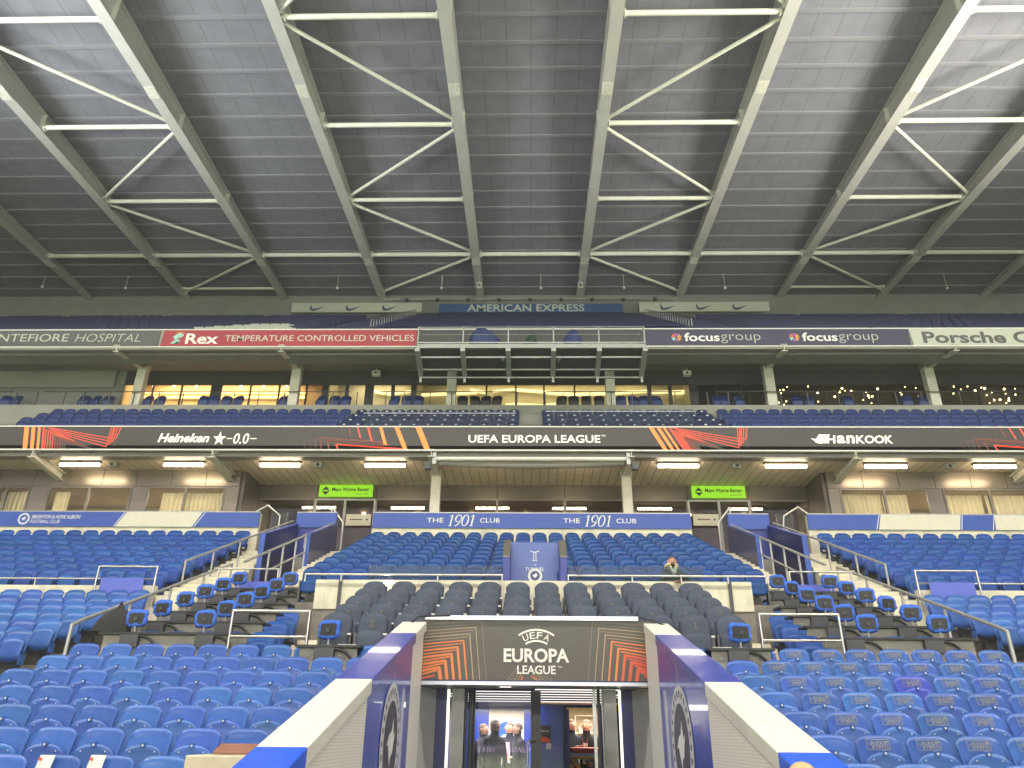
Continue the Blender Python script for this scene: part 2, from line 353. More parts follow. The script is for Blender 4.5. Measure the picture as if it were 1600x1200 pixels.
# ------------------------------------------------------------------ lettering and flat art on a sign's face
class Face:
    """a flat face: origin, unit vectors along the face (a) and up it (b); n points out of it"""
    def __init__(s, o, a, b): s.o = Vector(o); s.a = Vector(a).normalized(); s.b = Vector(b).normalized(); s.n = s.a.cross(s.b)
    def p(s, x, y, d=0.0): return s.o + s.a*x + s.b*y + s.n*d
    def poly(s, mb, pts, m, d=0.004): mb.poly([s.p(x, y, d) for x, y in pts], m)
    def line(s, mb, pts, w, m, d=0.004, clip=None):
        for (x0, y0), (x1, y1) in zip(pts, pts[1:]):
            L = math.hypot(x1-x0, y1-y0)
            if L < 1e-6: continue
            ux, uy = (x1-x0)/L, (y1-y0)/L; nx, ny = -uy*w/2, ux*w/2; e = w/2*0.0
            q = [(x0+nx, y0+ny), (x0-nx, y0-ny), (x1-nx, y1-ny), (x1+nx, y1+ny)]
            if clip: q = clip_rect(q, *clip)
            if len(q) > 2: s.poly(mb, q, m, d)
    def ring(s, mb, cx, cy, r0, r1, m, d=0.004, a0=0, a1=2*pi, n=36):
        for i in range(n):
            t0 = a0+(a1-a0)*i/n; t1 = a0+(a1-a0)*(i+1)/n
            s.poly(mb, [(cx+r0*cos(t0), cy+r0*sin(t0)), (cx+r1*cos(t0), cy+r1*sin(t0)), (cx+r1*cos(t1), cy+r1*sin(t1)), (cx+r0*cos(t1), cy+r0*sin(t1))], m, d)
    def disc(s, mb, cx, cy, r, m, d=0.004, n=36, sx=1): s.poly(mb, [(cx+sx*r*cos(2*pi*i/n), cy+r*sin(2*pi*i/n)) for i in range(n)], m, d)
    def text(s, mb, st, x, y, wd, h, m, d=0.006, shear=0.0, bold=0.0, res=3, rot=0.0):
        vs, fs = glyphs(st, shear, bold, res)
        x0 = min(v[0] for v in vs); x1 = max(v[0] for v in vs); y0 = min(v[1] for v in vs); y1 = max(v[1] for v in vs)
        c, sn = cos(rot), sin(rot)
        out = []
        for v in vs:
            tx = (v[0]-x0)/(x1-x0)*wd; ty = (v[1]-y0)/(y1-y0)*h
            if rot: tx, ty = tx-wd/2, ty-h/2; tx, ty = c*tx-sn*ty, sn*tx+c*ty; tx += wd/2; ty += h/2
            out.append(s.p(x+tx, y+ty, d))
        mb.add(out, fs, m)
def clip_rect(q, x0, x1, y0, y1):
    for ax, lim, sg in ((0, x0, 1), (0, x1, -1), (1, y0, 1), (1, y1, -1)):
        out = []
        for i in range(len(q)):
            a, b = q[i], q[(i+1) % len(q)]; da = (a[ax]-lim)*sg; db = (b[ax]-lim)*sg
            if da >= 0: out.append(a)
            if (da > 0 > db) or (da < 0 < db):
                t = da/(da-db); out.append((a[0]+(b[0]-a[0])*t, a[1]+(b[1]-a[1])*t))
        q = out
        if not q: return []
    return q
_G = {}
def glyphs(st, shear=0.0, bold=0.0, res=3):
    k = (st, shear, bold, res)
    if k in _G: return _G[k]
    c = bpy.data.curves.new('lettering', 'FONT'); c.body = st; c.shear = shear; c.offset = bold; c.resolution_u = res; c.fill_mode = 'FRONT'
    o = bpy.data.objects.new('lettering', c); COL.objects.link(o); bpy.context.view_layer.update()
    dg = bpy.context.evaluated_depsgraph_get(); me = o.evaluated_get(dg).to_mesh()
    vs = [tuple(v.co) for v in me.vertices]; fs = [tuple(p.vertices) for p in me.polygons if p.normal.z > 0 or True]
    o.evaluated_get(dg).to_mesh_clear(); bpy.data.objects.remove(o); bpy.data.curves.remove(c)
    _G[k] = (vs, fs); return _G[k]
def front(x, y, z): return Face((x, y, z), (1,0,0), (0,0,1))     # a face looking at the pitch (-Y)
GULL = [(-0.62,-0.05),(-0.30,0.22),(0.02,0.30),(0.20,0.62),(0.36,0.18),(0.62,0.30),(0.40,0.02),(0.30,-0.22),(0.05,-0.30),(-0.05,-0.55),(-0.22,-0.28),(-0.40,-0.02)]
def crest(mb, F, cx, cy, r, ring='print_white', mid='band_blue', bird='print_white', d=0.006):
    F.disc(mb, cx, cy, r, ring, d); F.disc(mb, cx, cy, r*0.70, mid, d+0.003)
    F.poly(mb, [(cx+r*0.68*x, cy+r*0.68*y) for x, y in GULL], bird, d+0.006)
    for i in range(26):
        t = 2*pi*i/26; F.poly(mb, [(cx+r*(0.80+dr)*cos(t+dt), cy+r*(0.80+dr)*sin(t+dt)) for dr, dt in ((0,-.05),(0,.05),(.11,.05),(.11,-.05))], mid, d+0.003)

# ================================================================== GROUND AND TERRACES
g = MB(); g.poly([(-70,-80,-0.004),(70,-80,-0.004),(70,2.2,-0.004),(-70,2.2,-0.004)], 'grass'); struct(g.build('pitch'))
g = MB(); g.poly([(-300,-300,-0.05),(300,-300,-0.05),(300,300,-0.05),(-300,300,-0.05)], 'paving'); struct(g.build('ground'))
g = MB(); g.poly([(-70,2.2,0.0),(70,2.2,0.0),(70,46,0.0),(-70,46,0.0)], 'paving'); struct(g.build('pavement'))

FB = [(12.26-0.745*i, E+1.25-0.242*i-0.82) for i in range(8)]        # front block: back-top depth, tread height (row 0 at the rear)
SL = [(17.2-0.76*i, E+2.9-0.26*i-0.82) for i in range(7)]             # side lower block
UP_ROWS = [(16.47+0.73*i, E+3.30+0.2667*i-0.82) for i in range(10)]   # 1901 block
SU = [(18.15+0.69*i, E+3.56+0.305*i-0.82) for i in range(8)]          # side club blocks
TN = [(12.53+0.693*i, E+1.78+0.252*i-0.90) for i in range(5)]         # tunnel club
PR = [(13.0+0.86*i, E+1.51+0.294*i) for i in range(6)]                # press desks: front edge depth, desk height
def steps(name, x0, x1, rows, dy, m, mr, zb, front=0.42, label=None):
    mb = MB()
    for y, z in rows:
        mb.box(x0, x1, y-front, y-front+dy, zb, z, mr)
        mb.poly([(x0, y-front-0.004, z+0.004), (x1, y-front-0.004, z+0.004), (x1, y-front+dy, z+0.004), (x0, y-front+dy, z+0.004)], m)
    return struct(mb.build(name))
for s in (-1, 1):
    a, b = sorted((s*1.74, s*14.0)); steps('terrace', a, b, FB[::-1], 0.745, 'concrete', 'concrete', 0.0)
    a, b = sorted((s*8.55, s*22)); steps('terrace', a, b, SL[::-1], 0.76, 'concrete', 'riser_dark', 0.0)
    a, b = sorted((s*8.62, s*24)); steps('terrace', a, b, SU, 0.69, 'concrete', 'riser_dark', 0.0)
    a, b = sorted((s*4.62, s*8.55)); steps('terrace', a, b, [(y+0.45, z-0.74) for y, z in PR], 0.86, 'concrete', 'riser_dark', 0.0)
    a, b = sorted((s*3.56, s*4.62)); steps('stairs', a, b, [(12.6+0.37*i, E+0.45+0.136*i) for i in range(10)], 0.37, 'step_cream', 'pale_concrete', 0.0)
    a, b = sorted((s*4.95, s*6.10)); steps('stairs', a, b, [(18.0+0.37*i, E+3.06+0.140*i) for i in range(15)], 0.37, 'step_cream', 'pale_concrete', 0.0)
    a, b = sorted((s*7.66, s*8.62)); steps('stairs', a, b, [(18.0+0.37*i, E+2.85+0.155*i) for i in range(15)], 0.37, 'step_cream', 'pale_concrete', 0.0)
    a, b = sorted((s*4.95, s*8.62)); steps('stairs', a, b, [(17.75+0.34*i, E+2.55+0.125*i) for i in range(9)], 0.34, 'step_cream', 'pale_concrete', 0.0)
steps('terrace', -3.56, 3.56, TN, 0.693, 'concrete', 'riser_dark', 2.75)
steps('terrace', -4.95, 4.95, UP_ROWS, 0.73, 'concrete', 'riser_dark', 2.75)
mb = MB(); mb.box(-26, 26, 23.5, 27.6, 0, E+5.0, 'concrete'); struct(mb.build('concourse_floor'))

# walls between the blocks
def wall(name, label, x0, x1, y0, y1, z0, z1, m, cat='wall', group=None):
    mb = MB(); mb.box(x0, x1, y0, y1, z0, z1, m); return tag(mb.build(name), label, cat, group)
wall('retaining_wall', 'pale concrete wall behind the dark padded seats, below the glass rail', -4.50, 4.50, 15.90, 16.04, E+2.33, E+2.92, 'pale_concrete')
wall('gap_strip', 'dark strip coloured as the shaded gap under the pale wall behind the padded seats', -4.50, 4.50, 15.93, 16.04, E+1.5, E+2.326, 'riser_dark')  # dark box whose colour stands in for the shade of the gap
wall('retaining_wall', 'white topped concrete wall behind the left side block of blue seats', -24, -8.7, 17.64, 17.76, 3.0, E+3.08, 'pale_concrete')
wall('retaining_wall', 'white topped concrete wall behind the right side block of blue seats', 8.7, 24, 17.64, 17.76, 3.0, E+3.08, 'pale_concrete')
BZ0, BZ1 = E+5.955, E+6.43
def band(name, label, x0, x1, art):
    t = thing(name, label, 'wall', ((x0+x1)/2, 23.6, E+5.0)); ox = -(x0+x1)/2
    mb = MB(); mb.box(x0+ox, x1+ox, 0, 0.16, -0.1, 1.43, 'pale_concrete'); mb.build('concrete_wall', t)
    mb = MB(); mb.box(x0+ox, x1+ox, -0.05, -0.003, 0.955, 1.43, 'band_blue'); mb.box(x0+ox, x1+ox, -0.055, 0.0, 1.434, 1.465, 'galv'); p = mb.build('banner_panel', t)
    mb = MB(); art(mb, front(ox, -0.054, 0.955)); split_build(mb, 'lettering', t, 0.35)
    return t
def numerals(mb, F, x, y, wd, h):
    sl = 0.30; c = wd/4.3
    def L(p, w_): F.line(mb, [(x+u*c+v*h*sl*0.8-0.03, y+v*h) for u, v in p], w_, 'print_white')
    def one(u): L([(u+.45, 0), (u+.45, 1)], .042); L([(u+.15, .84), (u+.45, 1)], .022); L([(u+.20, 0.02), (u+.70, 0.02)], .020)
    def oval(u, v, ru, rv, a0=0, a1=360):
        for i in range(20):
            t0, t1 = radians(a0+(a1-a0)*i/20), radians(a0+(a1-a0)*(i+1)/20); L([(u+ru*cos(t0), v+rv*sin(t0)), (u+ru*cos(t1), v+rv*sin(t1))], .018+.024*abs(cos((t0+t1)/2)))
    one(0.0); oval(1.45, .68, .42, .31); L([(1.87, .68), (1.72, .30), (1.45, .08), (1.15, 0.0)], .032); oval(2.52, .5, .44, .49); one(3.15)
def art1901(mb, F):
    for px in (667, 880):
        f = lambda q: at(q, 812, 23.55).x
        F.text(mb, 'THE', f(px), 0.17, f(px+26)-f(px), 0.15, 'print_white', bold=0.005)
        numerals(mb, F, f(px+33), 0.06, f(px+78)-f(px+33), 0.36)
        F.text(mb, 'CLUB', f(px+83), 0.17, f(px+114)-f(px+83), 0.15, 'print_white', bold=0.005)
band('club_wall', 'blue banner wall of the middle block reading THE 1901 CLUB twice', -5.05, 5.05, art1901)
def art_left(mb, F):
    f = lambda q: at(q, 812, 23.55).x
    crest(mb, F, f(37), 0.24, 0.19)
    F.text(mb, 'BRIGHTON & HOVE ALBION', f(49), 0.25, f(125)-f(49), 0.12, 'print_white', shear=0.2, bold=0.009)
    F.text(mb, 'FOOTBALL CLUB', f(48), 0.10, f(94)-f(48), 0.11, 'print_white', shear=0.2)
    F.poly(mb, [(f(182), 0.0), (f(302), 0.0), (f(315), 0.475), (f(196), 0.475)], 'print_cream')
    for q in (179, 304.5):
        F.poly(mb, [(f(q), 0), (f(q+1.2), 0), (f(q+15), 0.475), (f(q+13.8), 0.475)], 'print_white')
band('club_wall', 'left banner wall in blue and cream with a round badge and club name', -24, -8.7, art_left)
def art_right(mb, F):
    f = lambda q: at(q, 815, 23.55).x
    for a, b in (((1371, 1497), (1378, 1503)), ((1553, 1640), (1556, 1640))):
        F.poly(mb, [(f(a[0]), 0), (f(a[1]), 0), (f(b[1]), 0.475), (f(b[0]), 0.475)], 'print_cream')
    for q, e in ((1367, 8), (1499, 6), (1548, 7)):
        F.poly(mb, [(f(q), 0), (f(q+1.2), 0), (f(q+e+1.2), 0.475), (f(q+e), 0.475)], 'print_white')
band('club_wall', 'right banner wall of alternating blue and cream slanted panels', 8.7, 24, art_right)

# vomitories: two blue side walls and the panel behind
for s, side, let in ((-1, 'left', 'P'), (1, 'right', '')):
    t = thing('vomitory', 'dark blue stairway entrance walls on the %s, %s' % (side, 'with the letter P' if let else 'with a white notice'), 'entrance', (s*6.86, 22.2, E+4.0))
    def wl(x, yb, nm):
        mb = MB(); zb = lambda y: 1.04+(y-20.75)*0.36
        mb.prism([(20.75-22.2, -0.9), (23.6-22.2, -0.2), (23.6-22.2, zb(23.6)), (20.75-22.2, zb(20.75))], 0, x-0.07, x+0.07, 'navy_paint')
        mb.prism([(20.75-22.2, zb(20.75)+0.004), (23.6-22.2, zb(23.6)+0.004), (23.6-22.2, zb(23.6)+0.03), (20.75-22.2, zb(20.75)+0.03)], 0, x-0.075, x+0.075, 'band_blue')
        mb.box(x-0.074, x+0.074, 20.745-22.2-0.006, 20.745-22.2, -0.9, 1.04, 'band_blue')
        return mb.build(nm, t)
    wl(0.63, 0, 'side_wall'); wl(-0.63, 0, 'side_wall')
    mb = MB(); mb.box(-0.63, 0.63, 1.42, 1.5, -0.3, 2.43, 'indigo_paint'); mb.box(-0.64, 0.64, 1.36, 1.416, 1.955, 2.43, 'band_blue'); mb.box(-0.645, 0.645, 1.355, 1.42, 2.434, 2.46, 'galv'); mb.build('back_panel', t)
    mb = MB(); F = front(0, 1.415, 0)
    if let: F.text(mb, 'P', -0.32*1, 1.30, 0.34, 0.42, 'print_white', bold=0.013)
    else: F.poly(mb, [(-0.12, 1.66), (0.24, 1.66), (0.24, 1.78), (-0.12, 1.78)], 'print_white')
    mb.build('lettering' if let else 'notice', t)

# ================================================================== LOUNGE LEVEL UNDER THE LED BOARD
SOF = E+8.47
mb = MB(); mb.box(-26, 26, 24.26, 27.3, SOF, SOF+0.3, 'soffit_board'); t = tag(mb.build('soffit'), 'boarded beige ceiling over the lounge fronts, under the LED board', 'ceiling')
mb = MB(); mb.box(-26, 26, 23.86, 24.25, SOF-0.03, SOF+0.3, 'soffit_beam'); mb.box(-26, 26, 23.70, 23.86, SOF+0.10, SOF+0.3, 'soffit_beam'); tag(mb.build('edge_beam'), 'grey brown edge beam along the underside of the LED board', 'beam')
LYS = 24.45
for i, x in enumerate((-15.55, -11.93, -8.60, -4.98, -1.55, 1.55, 4.98, 8.60, 11.93, 15.55)):
    lab = '%s fluorescent ceiling light from the left along the boarded lounge ceiling' % ORD[i+1]
    t = thing('ceiling_light', lab, 'light', (x, LYS, SOF), 'strip lights on the lounge ceiling')
    mb = MB(); mb.box(-0.71, 0.71, -0.075, 0.075, -0.082, -0.004, 'mid_frame'); mb.build('housing', t)
    mb = MB(); mb.tube((-0.68, 0, -0.135), (0.68, 0, -0.135), 0.052, 'lamp_tube', 12); mb.build('diffuser', t)
for i, (px, py) in enumerate(((178, 722), (498, 724), (1150, 725), (1482, 727))):
    p = at(px, py, 24.6); mb = MB(); mb.box(p.x-0.14, p.x+0.14, 24.5, 24.75, SOF-0.16, SOF-0.004, 'grey_panel'); F = front(p.x, 24.495, SOF-0.1)
    F.disc(mb, 0, 0.01, 0.06, 'dark_frame'); tag(mb.build('loudspeaker'), 'small grey loudspeaker on the lounge ceiling, %s from the left' % ORD[i+1], 'speaker', 'ceiling loudspeakers')

# central lounge front
LY = 27.1
def win(t, x0, x1, y, z0, z1, gm='window_glass', fm='mid_frame', fw=0.05, mull=()):
    f = MB()
    for a, b in ((x0, x0+fw), (x1-fw, x1)): f.box(a, b, y-0.05, y+0.03, z0, z1, fm)
    f.box(x0+fw, x1-fw, y-0.05, y+0.03, z1-fw, z1, fm); f.box(x0+fw, x1-fw, y-0.05, y+0.03, z0, z0+fw, fm)
    for q in mull: f.box(q-fw*0.7, q+fw*0.7, y-0.05, y+0.03, z0+fw, z1-fw, fm)
    fo = f.build('window_frame', t)
    p = MB(); p.poly([(x0+fw, y, z0+fw), (x1-fw, y, z0+fw), (x1-fw, y, z1-fw), (x0+fw, y, z1-fw)], gm); p.build('pane', fo)
t = thing('lounge_front', 'long glazed lounge front in brown panels behind the blue 1901 wall', 'facade')
mb = MB(); 
xs = [-10.35, -8.0, -5.75, -3.7, -1.25, 1.25, 3.7, 5.75, 8.0, 10.35]
for a, b in zip(xs, xs[1:]): mb.box(a+0.012, b-0.012, LY-0.02, LY+0.1, E+7.93, SOF-0.004, 'lounge_panel')
mb.build('fascia_panel', t)
for a, b in zip(xs, xs[1:]):
    if abs((a+b)/2) > 5.75 and abs((a+b)/2) < 8.0: win(t, a, b, LY, E+5.0, E+7.92, 'lounge_glass', 'grey_panel', 0.06, ((a+b)/2,))
    else: win(t, a, b, LY, E+5.0, E+7.92, 'lounge_glass', 'mid_frame', 0.05)
mb = MB(); mb.box(-10.5, 10.5, 32.4, 32.5, E+5.0, E+8.2, 'room_brown'); mb.box(-10.5, 10.5, LY+0.12, 32.4, E+8.2, E+8.3, 'room_brown'); mb.box(-10.5, 10.5, LY+0.2, 32.4, E+4.9, E+5.004, 'room_brown'); mb.box(-10.6, -10.5, LY+0.12, 32.4, E+5, E+8.2, 'room_brown'); mb.box(10.5, 10.6, LY+0.12, 32.4, E+5, E+8.2, 'room_brown'); mb.build('room', t)
for i in range(9):
    mb = MB(); mb.tube((-9+i*2.2, 30.0, E+8.19), (-9+i*2.2, 30.0, E+8.12), 0.07, 'spot_warm', 10); mb.build('downlight', t)
area('lounge_lamp', (0, 29.8, E+8.1), (0, 29.8, 0), 16, 0.3, 140, (1, .74, .46))
for s, side in ((-1, 'left'), (1, 'right')):
    mb = MB(); F = front(0, 0, 0)
    x0, x1 = sorted((at(500 if s < 0 else 1080, 760, LY-0.1).x, at(583 if s < 0 else 1163, 760, LY-0.1).x)); z0, z1 = E+7.98, E+8.43
    t = thing('backlit_sign', 'lime green backlit sign with a black diamond over the %s lounge door' % side, 'sign', ((x0+x1)/2, LY-0.1, z0))
    wd = x1-x0; mb.box(-wd/2, wd/2, -0.04, 0.06, 0, z1-z0, 'green_sign'); mb.build('light_box', t)
    mb = MB(); F = front(-wd/2, -0.042, 0); h = z1-z0
    F.poly(mb, [(0.10, h/2), (0.25, h*0.86), (0.40, h*0.5), (0.25, h*0.56)], 'black'); F.poly(mb, [(0.10, h*0.46), (0.25, h*0.42), (0.40, h*0.46), (0.25, h*0.13)], 'black')
    F.text(mb, 'Mayo Wynne Baxter', 0.48, h*0.36, wd-0.60, h*0.40, 'black', bold=0.02)
    F.text(mb, 'SOLICITORS', wd*0.70, h*0.17, wd*0.22, h*0.09, 'navy_text'); mb.build('lettering', t)
    p = at(560 if s < 0 else 1103, 812, LY-0.15); mb = MB(); mb.box(-0.46, 0.46, -0.02, 0.02, -0.22, 0.20, 'print_cream'); F = front(0, -0.021, 0); F.poly(mb, [(-0.32, -0.02), (0.15, -0.02), (0.15, 0.02), (-0.32, 0.02)], 'room_dark'); F.poly(mb, [(0.26, -0.0), (0.31, 0.05), (0.36, 0.0), (0.31, -0.05)], 'room_dark')
    tag(mb.build('door_sign', None, p), 'small cream plate with fine print on the %s lounge door' % side, 'sign')
p = at(829, 795, 27.9)
t = thing('table_lamp', 'glowing cream table lamp in the lounge window above the 1901 wall', 'lamp', (p.x, 27.9, E+5.0))
mb = MB(); mb.tube((0,0,1.30), (0,0,1.62), 0.15, 'table_lamp', 16, 0.10); mb.build('lamp_shade', t)
mb = MB(); mb.tube((0,0,0.8), (0,0,1.30), 0.03, 'stainless'); mb.tube((0,0,0.78), (0,0,0.8), 0.12, 'stainless'); mb.box(-0.4, 0.4, -0.3, 0.3, 0.74, 0.78, 'room_brown'); mb.box(-0.05, 0.05, -0.05, 0.05, 0, 0.74, 'room_brown'); mb.build('stem', t)
# side boxes
BY = 25.4
def box_front(s, side, wins, curtains):
    t = thing('box_front', 'brown metal front of the %s hospitality boxes with curtained windows' % side, 'facade')
    xe = s*10.25; xo = s*25.0; a, b = sorted((xe, xo))
    mb = MB(); edges = [a] + [v for ww in wins for v in ww[:2]] + [b]
    for i in range(0, len(edges), 2): 
        if edges[i+1]-edges[i] > 0.02: mb.box(edges[i], edges[i+1], BY, BY+0.12, E+5.0, E+7.86, 'box_panel')
    for i in range(12):
        q0 = a+(b-a)*i/12; q1 = a+(b-a)*(i+1)/12; mb.box(q0+0.01, q1-0.01, BY-0.02, BY+0.1, E+7.87, SOF-0.004, 'box_panel')
    x0, x1 = sorted((xe, xe-s*0.12)); mb.box(x0, x1, BY+0.12, LY-0.06, E+5.0, SOF-0.006, 'lounge_panel'); mb.build('wall_panel', t)
    for x0, x1, mq in wins: win(t, x0, x1, BY+0.02, E+5.0, E+7.85, 'window_glass', 'mid_frame', 0.06, mq)
    mb = MB(); mb.box(a, b, 28.6, 28.7, E+5, E+8.3, 'room_cream'); mb.box(a, b, BY+0.2, 28.6, E+8.0, E+8.1, 'room_cream'); mb.box(a, b, BY+0.2, 28.6, E+4.95, E+5.01, 'room_brown'); mb.build('room', t)
    for k, (x0, x1, dep) in enumerate(curtains):
        mb = MB(); n = max(12, int((x1-x0)*40)); v = []; f = []
        for i in range(n+1):
            x = x0+(x1-x0)*i/n; y = BY+dep+0.05*sin(i*2*pi/6.3)+0.012*sin(i*1.7)
            v += [(x, y, E+5.05), (x+0.01*sin(i*.9), y-0.01, E+6.5), (x, y, E+7.75)]
        for i in range(n):
            for j in (0, 1): f.append((i*3+j, i*3+3+j, i*3+4+j, i*3+1+j))
        mb.add(v, f, 'curtain', True); tag(mb.build('curtain'), 'pleated pale curtain, %s from the left behind the %s box windows' % (ORD[k+1], side), 'curtain', 'curtains in the box windows')
    return t
X = lambda px, Y=BY, py=770: at(px, py, Y).x
box_front(-1, 'left', [(-19.0, X(47), (X(10),)), (X(75), X(206), (X(139),)), (X(230), X(352), (X(290),))],
          [(-18.9, X(45), 0.35), (X(78), X(100), 0.35), (X(246), X(290), 0.4), (X(292), X(352), 0.4)])
box_front(1, 'right', [(X(1312), X(1450), (X(1381),)), (X(1473), X(1600)+0.9, (X(1545),))],
          [(X(1316), X(1382), 0.35), (X(1384), X(1424), 0.35), (X(1476), X(1541), 0.4), (X(1548), X(1612), 0.4)])
area('box_lamp', (-14.5, 27.0, E+7.95), (-14.5, 27.0, 0), 8, 0.6, 330, (1, .80, .55))
area('box_lamp', (14.8, 27.0, E+7.95), (14.8, 27.0, 0), 8, 0.6, 330, (1, .80, .55))
p = at(154, 772, 27.2); t = thing('pendant_lamp', 'bright round ceiling lamp inside the uncurtained left box window', 'lamp', (p.x, 27.2, p.z)); mb = MB(); mb.ball((0,0,0), 0.12, 'spot_warm', sz=0.6); mb.build('lamp_shade', t); mb = MB(); mb.tube((0,0,0.05), (0,0,E+8.0-p.z), 0.01, 'black'); mb.build('cord', t)
mb = MB()
for i in range(13):
    p = at(98+i*7.2, 785+(0 if i < 6 else 2), 28.5); mb.ball((p.x, 28.5, p.z), 0.03, 'spot_warm', 6, 4)
tag(mb.build('light_string'), 'row of tiny warm bulbs along the back wall of a left box', 'lights')
# steel brackets and columns carrying the balcony
def ibeam(mb, p, q, h, wd, m):
    p = Vector(p); q = Vector(q); d = (q-p).normalized(); r = d.cross(Vector((0,0,1))).normalized(); u = r.cross(d)
    mb.bar(p+u*h/2, q+u*h/2, wd, 0.03, m); mb.bar(p-u*h/2, q-u*h/2, wd, 0.03, m); mb.bar(p, q, 0.025, h-0.03, m)
for i, x in enumerate((-16.75, -10.65, 10.65, 16.75)):
    mb = MB(); ibeam(mb, (x, 23.62, E+8.46), (x*0.995, 25.36, E+8.18), 0.26, 0.24, 'column_paint')
    tag(mb.build('bracket_beam'), 'cream steel bracket under the LED board, %s from the left' % ORD[i+1], 'beam', 'brackets under the LED board')
for i, x in enumerate((-3.32, 3.32)):
    t = thing('column', 'square cream column behind the blue 1901 wall, on the %s' % ('left', 'right')[i], 'column', (x, 25.4, E+5.0))
    mb = MB(); mb.box(-0.16, 0.16, -0.16, 0.16, 0, 3.2, 'column_paint'); mb.build('shaft', t)
    mb = MB(); mb.box(-0.2, 0.2, -0.2, 0.2, 3.2, 3.46, 'galv'); ibeam(mb, (0, -1.72, 3.52), (0, 0.1, 3.36), 0.24, 0.22, 'column_paint'); mb.build('bracket', t)
t = thing('roller_awning', 'white rolled awning tube with dark sagging cloth under the LED board', 'awning', (0, 23.9, E+8.2))
mb = MB(); mb.tube((-3.2, -0.05, 0.17), (3.2, -0.05, 0.17), 0.07, 'white_post', 14); mb.build('roller', t)
mb = MB(); n = 24; v = []; f = []
for i in range(n+1):
    u = -1+2*i/n; x = 3.1*u; v += [(x, 0.0, 0.10), (x, 0.10, -0.02-0.10*(1-u*u)), (x, 0.14, -0.02-0.10*(1-u*u)), (x, 0.04, 0.10)]
for i in range(n):
    for j in range(4): f.append((i*4+j, i*4+(j+1) % 4, i*4+4+(j+1) % 4, i*4+4+j))
mb.add(v, f, 'soffit_beam', True); mb.build('cloth', t)
for s in (-1, 1):
    mb = MB(); mb.box(s*3.22-0.06, s*3.22+0.06, -0.15, 0.25, -0.04, 0.38, 'galv'); mb.box(s*3.42-0.10, s*3.42+0.10, -0.2, 0.0, -0.22, 0.02, 'socket_box'); mb.build('bracket', t)

# ================================================================== LED BOARD
LEDY = 23.7; LZ0, LZ1 = E+8.64, E+9.43
t = thing('led_board', 'long dark LED board across the balcony with orange stripes and white lettering', 'screen', (0, LEDY, LZ0))
mb = MB(); mb.box(-26, 26, 0, 0.22, 0, LZ1-LZ0, 'led_black'); mb.build('screen', t)
mb = MB(); mb.box(-26, 26, -0.03, 0.25, LZ1-LZ0+0.003, LZ1-LZ0+0.045, 'white_post'); mb.box(-26, 26, -0.03, 0.25, -0.05, -0.003, 'white_post'); mb.build('frame', t)
F = front(0, -0.004, 0); HB = LZ1-LZ0; lx = lambda px: at(px, 686, LEDY).x
mb = MB()
F.text(mb, 'UEFA EUROPA LEAGUE', lx(732), HB*0.31, lx(938)-lx(732), HB*0.35, 'led_white', bold=0.016)
F.text(mb, 'TM', lx(939.5), HB*0.58, lx(946)-lx(939.5), HB*0.09, 'led_white')
F.text(mb, 'Heineken', lx(247), HB*0.30, lx(327)-lx(247), HB*0.41, 'led_white', shear=0.22, bold=0.028)
cx = lx(343); F.poly(mb, [(cx+(0.235 if k % 2 == 0 else 0.095)*sin(pi*k/5), HB*0.47+(0.27 if k % 2 == 0 else 0.10)*cos(pi*k/5)) for k in range(10)], 'led_white', 0.006)
F.poly(mb, [(lx(354), HB*.46), (lx(363), HB*.46), (lx(363), HB*.50), (lx(354), HB*.50)], 'led_white', 0.006); F.poly(mb, [(lx(391), HB*.46), (lx(401), HB*.46), (lx(401), HB*.50), (lx(391), HB*.50)], 'led_white', 0.006)
F.text(mb, '0.0', lx(365), HB*0.24, lx(389)-lx(365), HB*0.48, 'led_white', shear=0.12, bold=0.009)
for ch, u0, u1 in (('H', 0, .13), ('a', .155, .275), ('n', .30, .42), ('K', .445, .57), ('O', .585, .72), ('O', .735, .87), ('K', .885, 1.0)):
    q0, q1 = lx(1291)+(lx(1393)-lx(1291))*u0, lx(1291)+(lx(1393)-lx(1291))*u1; F.text(mb, ch, q0, HB*0.30, q1-q0+0.03, HB*0.36, 'led_white', shear=0.12, bold=0.03)
for k in range(3):
    a = lx(1273+k*6.2); F.poly(mb, [(a-0.02, HB*.36-k*.02), (a+0.09, HB*.30), (a+0.26, HB*.70), (a+0.15, HB*.70)], 'led_white', 0.006)
F.poly(mb, [(lx(1266.5), HB*.52), (lx(1275), HB*.50), (lx(1285), HB*.30), (lx(1278), HB*.29)], 'led_white', 0.006)
split_build(mb, 'lettering', t, 0.7)
mb = MB(); C = (-30, 30, 0.0, HB)
def yy(v): return HB*(1-v)
